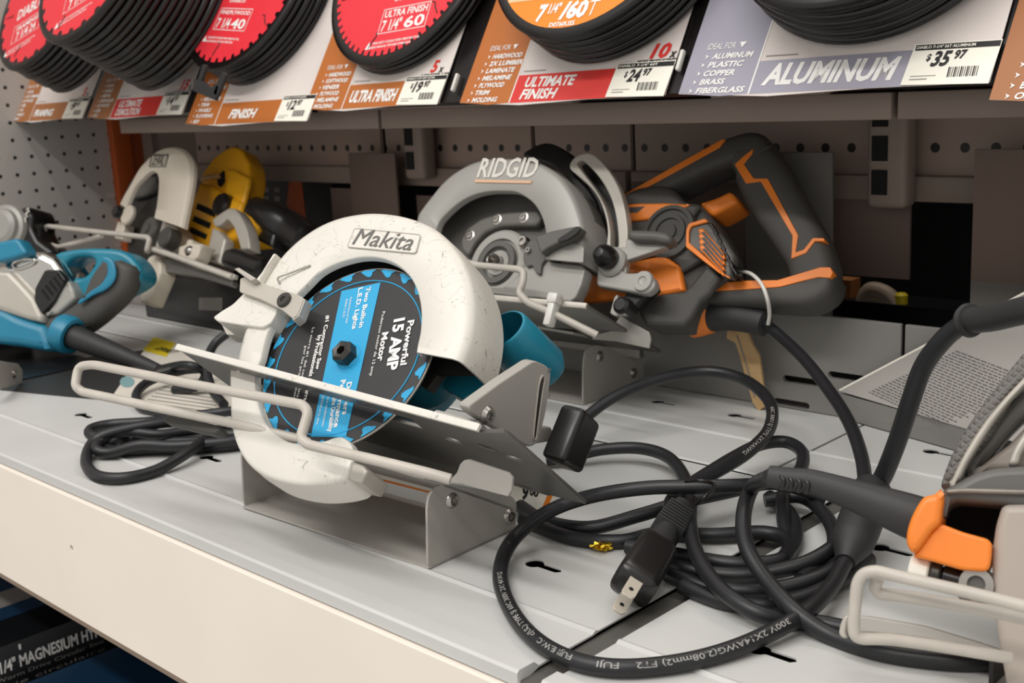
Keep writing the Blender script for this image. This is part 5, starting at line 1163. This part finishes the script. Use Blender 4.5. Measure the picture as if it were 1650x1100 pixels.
# thick lead and its sleeve coming in from the right edge
lead = thing('lead_sleeve', 'thick black cord sleeve with a ring end, entering from the right edge', 'cord sleeve', pz(1600, 730, 0))
yl = float(yy[-1])
sl = [pY(1562, 516, yl-.02), pY(1600, 512, yl-.03), pY(1650, 500, yl-.045), pY(1760, 480, yl-.07)]
tube('sleeve', smoothpath([tuple(p) for p in sl], 5), [.0068, .0071, .0073, .0076]+[.0076]*0 if False else .0072, T['rubber'], lead, None)
rp0 = np.array(sl[0]); rax = np.array(sl[1])-rp0; rax /= np.linalg.norm(rax); re_ = np.cross((0, 0, 1), rax); re_ /= np.linalg.norm(re_)
lathe('sleeve_ring', [(.005, -.003), (.0088, -.0022), (.0096, 0), (.0088, .0022), (.005, .003)], T['rubber'], lead, Fr(rp0, re_, np.cross(rax, re_), rax), 28)
ll = [pY(1556, 518, yl-.02), pY(1522, 545, yl-.016), pY(1488, 590, yl-.012), pY(1466, 650, yl-.010), pY(1446, 710, yl-.008), pY(1424, 765, yl-.006), pY(1410, 785, yl-.004)]
tube('power_cord', [tuple(p) for p in ll], .0056, T['cord_rubber'], lead, None, k=6)
# ---- printed loop in front: leaves the junction, runs round to the front and back under the sleeve
lp = [(1362, 905, .016), (1335, 950, .012), (1290, 992, .010), (1200, 1038, .006), (1105, 1066, Z), (1000, 1076, Z), (920, 1062, Z), (856, 1024, Z), (818, 972, Z), (806, 920, .006), (826, 870, .012), (880, 826, .022), (950, 800, .030), (1040, 786, .036), (1130, 784, .038), (1200, 782, .036), (1250, 778, .030), (1300, 790, .022), (1330, 805, .016)]
o = cord('power_cord', lp, jt)
P_ = smoothpath(cpts(lp), 20)
def cord_text(s, parent, path, i0, i1, h, side=1, m='ink_mid'):
    """tiny print along a cord, on the side that faces the aisle"""
    d = np.r_[0, np.cumsum(np.linalg.norm(np.diff(np.array(path), axis=0), axis=1))]
    a0, a1 = d[i0], d[i1]; me = ink_mesh(s, 1.0, .01, 0.0, 0.0); xs = [v.co.x for v in me.vertices]; x0, x1 = min(xs), max(xs); PP = np.array(path)
    for v in me.vertices:
        t_ = a0+(a1-a0)*(v.co.x-x0)/(x1-x0); c = np.array([np.interp(t_, d, PP[:, j]) for j in range(3)]); c2_ = np.array([np.interp(t_+.002*np.sign(a1-a0), d, PP[:, j]) for j in range(3)])
        tg = c2_-c; tg /= np.linalg.norm(tg)+1e-9; n = CAM-c; n -= tg*(n@tg); n /= np.linalg.norm(n); n = n*.9+np.array([0, 0, .3]); n -= tg*(n@tg); n /= np.linalg.norm(n); b = np.cross(n, tg)
        off = (v.co.y/.69-.5)*h; ang = off/CR_; q = c+(n*math.cos(ang)+b*math.sin(ang))*(CR_+.00012); v.co = tuple(q)
    return finish(bpy.data.objects.new('cord_print', me), 'cord_print', T[m], parent, None, False)
mat('cord_ink', '9d9b98', .6)
cord_text('FUJI E.W.C   c(UL) TYPE SJ 60C 300V 2X14AWG', o, P_, 118, 175, .0030, m='cord_ink')
cord_text('300V 2X14AWG(2.08mm2) FT2    FUJI', o, P_, 46, 108, .0030, m='cord_ink')
# ---- cord of the nearest saw: drops from its ribbed sleeve, round and away to the right
lp = [(1243, 768, .052), (1212, 785, .048), (1198, 830, .040), (1203, 880, .030), (1232, 930, .020), (1282, 985, .012), (1340, 1024, Z), (1420, 1050, Z), (1520, 1064, Z), (1600, 1066, Z)]
F7 = Fr.saw(1560, 850, .54, .42, .35); sx0, sy0 = F7.l(1243, 769, -.014); st = F7.w(sx0, sy0, -.014)
pp = [tuple(st)]+[tuple(p) for p in cpts(lp[1:])]
NS = [q for q in bpy.data.objects if q.get('category') == 'circular saw' and 'nearest' in q['label']][0]
o = tube('power_cord', pp, CR_, T['cord_rubber'], NS, None, k=7)
# ---- high loop from behind the white saw, over the deck, to the tied bundle
lp = [(905, 735, .006), (918, 712, .012), (945, 672, .026), (1000, 634, .040), (1070, 608, .048), (1140, 598, .050), (1200, 612, .048), (1240, 648, .044), (1240, 690, .038), (1205, 728, .034), (1150, 762, .030), (1100, 788, .028), (1080, 812, .026), (1084, 840, .022)]
CBN = thing('cord_bundle', 'tied tangle of black cord with a two-prong plug on the deck at the right', 'cord', pz(1180, 880, 0))
tl = cord('cord_turn', lp, CBN)
cord_text('60C 300V SJ TYPE 2X14AWG', tl, smoothpath(cpts(lp), 20), 148, 185, .0028, m='cord_ink')
# plug on its end
pq0, pq1 = pz(1094, 822, .028), pz(1020, 944, .016)
pgx = pq1-pq0; pl0 = float(np.linalg.norm(pgx)); pgx /= pl0
pe_ = np.cross((0, 0, 1), pgx); pe_ /= np.linalg.norm(pe_); pu_ = np.cross(pgx, pe_)
rl = math.radians(-30); pe2 = pe_*math.cos(rl)+pu_*math.sin(rl); pu2 = -pe_*math.sin(rl)+pu_*math.cos(rl)
PGF = Fr(pq0, pe2, pu2, pgx)
zb = pl0
plug = sweep('plug', [(0, 0, zb*.50), (0, 0, zb*.58), (0, 0, zb-.006), (0, 0, zb)], [.0090, .0116, .0124, .0118], [.0084, .0102, .0110, .0104], T['black_plastic'], CBN, PGF, nrm=(0, 1, 0), ex=5, k=3, K=28)
sweep('strain_relief', [(0, 0, -.006), (0, 0, zb*.2), (0, 0, zb*.42), (0, 0, zb*.56)], [.0060, .0068, .0080, .0092], [.0060, .0068, .0080, .0092], T['rubber'], plug, PGF, nrm=(0, 1, 0), k=3)
for k in range(8): box('relief_rib', (-.0080-k*.0002, -.0076, zb*.04+k*.0032), (.0080+k*.0002, .0083, zb*.04+.0014+k*.0032), T['rubber'], plug, PGF, bevel=.0006)
brass = mat('brass_plate', 'd8cfc0', .28, metal=.35)
for sgn in (-1, 1):
    XF = Fr(PGF.w(0, sgn*.0062, zb), PGF.e, PGF.n, -PGF.u)
    pr = plate('prong', rpoly([(-.0040, -.001), (.0040, -.001), (.0040, .0165), (.0024, .0190), (-.0024, .0190), (-.0040, .0165)], .0008), -.00075, .00075, brass, plug, XF, bevel=.0002)
    cyl('prong_hole', .0014, -.0009, .0009, T['void'], plug, XF.shift(0, .0122, 0), 16)
# twist tie on the bundle
q = pz(1128, 786, .040); tie = tag(tube('twist_tie', [tuple(pz(1105, 775, .045)), tuple(pz(1128, 774, .050)), tuple(pz(1152, 782, .046)), tuple(pz(1136, 800, .046)), tuple(pz(1122, 812, .038))], .0012, T['black_plastic'], None, None, k=5), 'thin black twist tie binding the cord bundle above the plug', 'twist tie')
# ---- other turns of the bundle
B = [
 ([(880, 742, .006), (918, 736, .008), (970, 724, .012), (1030, 722, .014), (1076, 736, .014), (1102, 768, .014), (1108, 800, .012), (1090, 828, .008)], 'small black cord loop just right of the black wing knob'),
 ([(1120, 775, .018), (1180, 738, .020), (1225, 716, .022), (1266, 712, .022), (1292, 728, .020), (1290, 756, .018), (1264, 790, .014), (1262, 830, .010), (1268, 868, Z)], 'short black cord loop rising behind the ribbed sleeve'),
 ([(838, 815, Z), (880, 840, Z), (950, 850, .008), (1030, 830, .014), (1110, 806, .020), (1190, 788, .022), (1250, 770, .02)], 'black cord running from the cradle foot up to the tie'),
 ([(842, 836, Z), (920, 866, Z), (1000, 872, Z), (1060, 860, Z), (1150, 862, .006), (1230, 858, .006), (1270, 872, .006), (1258, 902, Z), (1180, 908, Z), (1080, 892, Z), (1010, 880, Z)], 'lowest black cord doubled back behind the plug'),
 ([(1112, 806, .024), (1112, 850, .022), (1126, 900, .018), (1160, 948, .014), (1215, 985, .010), (1270, 1000, Z), (1320, 1004, Z), (1380, 1016, Z)], 'black cord dropping from the tie across the right of the plug'),
 ([(1064, 905, Z), (1120, 920, Z), (1200, 926, Z), (1290, 910, .010), (1350, 876, .016), (1390, 830, .02)], 'upper black cord arc between plug and junction'),
 ([(1075, 925, Z), (1150, 948, Z), (1240, 950, Z), (1320, 930, .008), (1366, 900, .01)], 'middle black cord arc between plug and junction'),
 ([(1100, 945, Z), (1180, 972, Z), (1270, 970, Z), (1350, 938, .006), (1400, 900, .006)], 'lower black cord arc between plug and junction'),
 ([(1232, 806, .01), (1290, 800, .012), (1330, 830, .012), (1345, 870, .010), (1330, 905, .006), (1290, 935, .006)], 'upright black cord loop left of the junction'),
 ([(1240, 800, .006), (1275, 830, .006), (1282, 870, .006), (1262, 900, .005)], 'inner upright black cord loop behind the hanging cord'),
]
for l_, lab in B:
    cord('cord_turn', l_, CBN)
# ---- coil at the left
C3 = lambda a, b: (100+a/3.3, 500+b/3.3)
CO = [
 ([C3(1000, 520)+(.010,), C3(860, 540)+(.010,), C3(700, 560)+(.008,), C3(480, 590)+(.012,), C3(260, 605)+(.012,), C3(160, 628)+(.012,), C3(150, 660)+(.010,), C3(230, 680)+(.008,), C3(420, 690)+(Z,), C3(640, 700)+(Z,), C3(880, 690)+(Z,), C3(1020, 680)+(Z,)], 'topmost turn of the cord coil left of the white saw'),
 ([C3(1020, 560)+(.014,), C3(900, 600)+(.014,), C3(800, 660)+(.012,), C3(660, 760)+(.010,), C3(500, 850)+(Z,), C3(330, 890)+(Z,), C3(190, 880)+(Z,), C3(130, 820)+(Z,), C3(140, 740)+(.006,), C3(190, 680)+(.014,), C3(300, 640)+(.018,), C3(520, 600)+(.02,), C3(700, 590)+(.016,)], 'big front turn of the cord coil left of the white saw'),
 ([C3(1020, 620)+(.008,), C3(900, 640)+(.008,), C3(700, 690)+(Z,), C3(520, 700)+(Z,), C3(360, 670)+(.008,), C3(280, 690)+(.010,), C3(200, 720)+(Z,), C3(300, 748)+(Z,), C3(480, 740)+(Z,), C3(700, 735)+(Z,), C3(900, 720)+(Z,), C3(1020, 700)+(Z,)], 'flat low turn of the cord coil left of the white saw'),
 ([C3(1010, 650)+(.012,), C3(880, 660)+(.012,), C3(720, 640)+(.010,), C3(520, 660)+(.012,), C3(340, 645)+(.016,), C3(210, 690)+(.012,), C3(185, 740)+(.008,), C3(260, 755)+(.006,), C3(420, 715)+(.012,), C3(600, 720)+(.010,), C3(860, 700)+(.010,), C3(1010, 680)+(.010,)], 'x'),
 ([C3(880, 120)+(.055,), C3(810, 180)+(.045,), C3(775, 260)+(.034,), C3(775, 350)+(.022,), C3(810, 440)+(.012,), C3(860, 500)+(.010,)], 'cord rising from the coil to the back of the white saw'),
 ([C3(780, 310)+(.016,), C3(640, 320)+(.014,), C3(480, 370)+(.012,), C3(410, 420)+(.008,), C3(395, 470)+(Z,), C3(430, 520)+(Z,), C3(560, 540)+(Z,)], 'thin dark cord curling over the spec label'),
]
for l_, lab in CO:
    cord('power_cord', l_, MK)
# lead of the teal saw past its sleeve
F6 = Fr.saw(110, 490, 1.36, .30, .55); s1 = F6.w(*F6.l(255, 595, .02), .02)
o = tube('power_cord', [tuple(s1), tuple(pz(300, 588, .03)), tuple(pz(330, 600, .02)), tuple(pz(318, 622, .010)), tuple(pz(280, 628, Z))], .0046, T['cord_rubber'], TS, None, k=6)

# ============================================================ small things on the deck
def lying(name, lab, cat, px, m, z=.0006, th_=.0004):
    pts = [tuple(pz(x, y, z)[:2]) for x, y in px]
    t = thing(name, lab, cat, (sum(p[0] for p in pts)/len(pts), sum(p[1] for p in pts)/len(pts), 0)); plate('card', pts, z, z+th_, T[m], t, WORLD); return t, pts
def onpl(x, y, z): p = pz(x, y, z); return (float(p[0]), float(p[1]))
t, pts = lying('spec_label', 'paper spec label with a yellow header lying left of the white saw', 'label', [(247, 543), (285, 552), (340, 585), (400, 610), (385, 672), (250, 655), (180, 640)], 'paper')
z = .0012
flat('header', [[onpl(248, 543, z), onpl(283, 552, z), onpl(268, 575, z), onpl(230, 564, z)]], z, T['yellow_ink'], t, WORLD, label='yellow header')
h0, h1 = np.array(onpl(236, 563, z)), np.array(onpl(270, 572, z)); v = h1-h0
ink('lettering', 'DEWALT', T['ink_dark'], t, WORLD, h0[0]+v[0]*.1, h0[1]+.006, .012, float(np.linalg.norm(v))*.8, rot=math.atan2(v[1], v[0]), z=z+.0003, bold=.02)
for k in range(2): flat('picture', [[onpl(254+k*20, 588+k*2, z), onpl(270+k*20, 591+k*2, z), onpl(264+k*20, 601+k*2, z), onpl(248+k*20, 598+k*2, z)]], z, T['ink_mid'], t, WORLD)
flat('emblem', [[onpl(205+12*math.cos(a), 615+9*math.sin(a), z) for a in np.linspace(0, 6.28, 18)]], z, mat('pale_teal_ink', '7fa3a6', .5), t, WORLD)
for k in range(6): flat('fine_print', [[onpl(262-k*6, 622+k*5, z), onpl(360-k*4, 637+k*5, z), onpl(360-k*4, 638.5+k*5, z), onpl(262-k*6, 623.5+k*5, z)]], z, T['ink_mid'], t, WORLD)
tp_ = [tuple(pz(x, y, .0005)[:2]) for x, y in [(0, 606), (60, 590), (150, 574), (246, 562), (228, 568), (176, 645), (122, 640), (60, 634), (0, 628)]]  # left part paints the teal saw's shadow as a sheet, right part a tray
tag(plate('tray_and_shadow', tp_, .0003, .0006, T['void'] if False else mat('tray_shadow_black', '2b2a29', .5), None, WORLD), 'thin dark sheet on the deck, part tray and part painted shadow of the teal saw', 'tray')
# label below the white saw and the price corner showing behind the cradle
yc = float(pz(872, 826)[1]); XF = xz(yc)
t = thing('price_label', 'white price label ending in 00 with an orange stripe, behind the white saw base', 'label', pz(872, 826))
cpx = XF.t([(800, 772), (862, 766), (905, 778), (893, 806), (880, 824), (800, 812)]); cpx = [(a, max(b, .0005)) for a, b in cpx]
plate('card', cpx, -.0004, 0, T['tag_white'], t, XF)
flat('stripe', [XF.t([(884, 793), (892, 795), (881, 821), (873, 819)])], .0002, T['orange_plastic'], t, XF, label='orange stripe')
for s_, q0, q1, hpx in (('9', (842, 803), (852, 802), 22), ('00', (854, 797), (868, 796), 12)):
    a, b, c_ = [np.array(XF.l(*q)) for q in (q0, q1, (q0[0], q0[1]-hpx))]
    ink('lettering', s_, T['ink_dark'], t, XF, a[0], a[1], float(np.linalg.norm(c_-a)), float(np.linalg.norm(b-a)), z=.0003, bold=.04, shear=.35)
CLp = CRF
# clear dished tray glare: pale round coaster-like lid inside the small loop
q = pz(1005, 762, 0)
tag(lathe('plastic_lid', [(0, .0012), (.046, .0012), (.050, .0022), (.052, .0022), (.053, .0004)], mat('lid_grey', 'b5b5b6', .25), None, Matrix.Translation((q[0], q[1], .0)), 48), 'shallow pale grey lid lying inside the small cord loop', 'lid') if False else None
# crumpled gold foil
bm = bmesh.new(); bmesh.ops.create_icosphere(bm, subdivisions=3, radius=.0065); rr = random.Random(3)
for v in bm.verts: v.co *= rr.uniform(.6, 1.25); v.co.z *= .55; v.co.x *= 1.2
q = pz(970, 876, .004); o = bmobj(bm, 'gold_foil', T['gold'], None, Matrix.Translation(q), smooth=False); tag(o, 'scrap of crumpled gold foil beside the plug neck', 'foil')
# wooden tag hanging behind the grey saw's sleeve
yw = .862
wt = thing('wooden_tag', 'slim bamboo stick leaning on the riser behind the cord sleeve', 'stick', pY(1226, 655, yw))
KF2 = xz(yw); pts = KF2.t([(1172, 522), (1198, 520), (1212, 556), (1222, 572), (1226, 600), (1233, 655), (1222, 662), (1212, 648), (1200, 606), (1190, 570), (1184, 552), (1170, 545)])
plate('stick', rpoly(pts, .001), -.004, .0, T['bamboo'], wt, KF2, bevel=.0008)
tube('groove', [KF2.l(1188, 540)+(.0004,), KF2.l(1204, 590)+(.0004,), KF2.l(1216, 640)+(.0004,)], .0006, T['ink_mid'], wt, KF2)
# white security wire hoop round the grip
hp_ = [(1178, 450), (1190, 440), (1208, 440), (1226, 456), (1236, 480), (1240, 505), (1238, 522)]
hn = [-.095, -.075, -.050, -.040, -.042, -.055, -.064]
tag(tube('wire_tie', [tuple(RF_.w(*RF_.l(x, y, n), n)) for (x, y), n in zip(hp_, hn)], .0016, T['clear_tie'], None, None, k=6), 'thin white wire hoop tying the cord to the orange striped grip', 'wire tie')
# printed placard leaning at the right
A_, B_, C_ = pY(1353, 634, .874), pY(1565, 692, .838), pY(1652, 470, .872)
e = (B_-A_); e /= np.linalg.norm(e); nn = np.cross(e, C_-A_); nn /= np.linalg.norm(nn); 
if nn@(CAM-A_) < 0: nn = -nn
PLF = Fr(A_, e, np.cross(nn, e), nn)
plc = thing('placard', 'grey placard printed with small paragraphs, leaning at the right edge', 'placard', A_)
po = PLF.t([(1353, 630), (1650, 471), (1800, 395), (1900, 700), (1760, 745), (1565, 693)])
plate('sheet', po, -.0014, 0, mat('placard_grey', 'a9a5a0', .4, var=.05, scale=8), plc, PLF)
plate('sheet_edge', PLF.t([(1353, 630), (1352, 627.5), (1800, 391), (1800, 395)]), -.0014, .0003, T['tag_white'], plc, PLF, label='bright cut edge')
lo_ = [A_-PLF.n*.001, B_-PLF.n*.001, np.array([B_[0], B_[1]+.004, .0012]), np.array([A_[0]+.002, A_[1]+.002, .0012])]; th2 = np.array([0, .0012, 0])
mesh(lo_+[p_+th2 for p_ in lo_], [(3, 2, 1, 0), (4, 5, 6, 7), (0, 1, 5, 4), (1, 2, 6, 5), (2, 3, 7, 6), (3, 0, 4, 7)], 'folded_foot', T['riser_paint'], plc, None, smooth=False)
rr = random.Random(5); lines = []
tl_, tr_p, bl_, br_ = [np.array(PLF.l(*q)) for q in ((1540, 566), (1650, 610), (1400, 632), (1570, 682))]
for k in range(26):
    f = k/25; a = tl_*(1-f)+bl_*f; b = a+(np.array(PLF.l(1700, 627))-tl_)*(.85+.1*rr.random()); v = b-a; x = 0.0; nrm = np.array([-v[1], v[0]])/np.linalg.norm(v)*.00075
    while x < .97:
        w_ = rr.uniform(.02, .07); p, q = a+v*x, a+v*min(x+w_, 1.0); lines.append([tuple(p), tuple(q), tuple(q+nrm), tuple(p+nrm)]); x += w_+.014
me = bpy.data.meshes.new('print'); vs = [(x, y, .0004) for l_ in lines for x, y in l_]; me.from_pydata(vs, [], [tuple(range(4*i, 4*i+4)) for i in range(len(lines))])
finish(bpy.data.objects.new('paragraph_print', me), 'paragraph_print', mat('print_grey', '5d5956', .6), plc, PLF, False)
# black clip on the third stack
KC = KF.shift(0, 0, .052)
cl = thing('card_clip', 'black plastic clip hanging under the stack above the FINISH card', 'clip', KC.w(*KC.l(335, 140), 0) if False else KF.w(-1.06, -.11, .05))
q_ = pY(335, 140, float(KF.w(0, -.11, .05)[1])); CF = xz(float(q_[1])-.01)
pts = CF.t([(312, 128), (322, 128), (338, 142), (348, 134), (352, 140), (347, 162), (310, 146)])
plate('clip_plate', pts, -.004, 0, T['rubber'], cl, CF, bevel=.0006)
pts = CF.t([(318, 128), (326, 104), (332, 106), (324, 130)]); plate('clip_arm', pts, -.004, 0, T['rubber'], cl, CF, bevel=.0006)
pts = CF.t([(343, 150), (357, 116), (364, 120), (350, 156)]); plate('clip_arm', pts, -.004, 0, T['rubber'], cl, CF, bevel=.0006)
# white shelf clips at card corners
for (x, y, lab) in ((1095, 96, 'white plastic clip at the lower right of the ULTIMATE FINISH card'), (732, 132, 'white plastic clip at the lower right of the ULTRA FINISH card')):
    fr = Fr(KF.o, KF.e, KF.u, KF.n); kx, ky = [float(v) for v in Fr(KF.o, KF.e/SU, KF.u/SU, KF.n/SU).l(x, y)]
    fr = Fr(KF.o+KF.e/SU*kx+KF.u/SU*ky, KF.e/SU, KF.u/SU, KF.n/SU)
    tag(box('card_clip', (-.0018, -.009, -.004), (.0018, .009, .001), T['clear_tie'], None, fr, bevel=.0015), lab, 'clip')
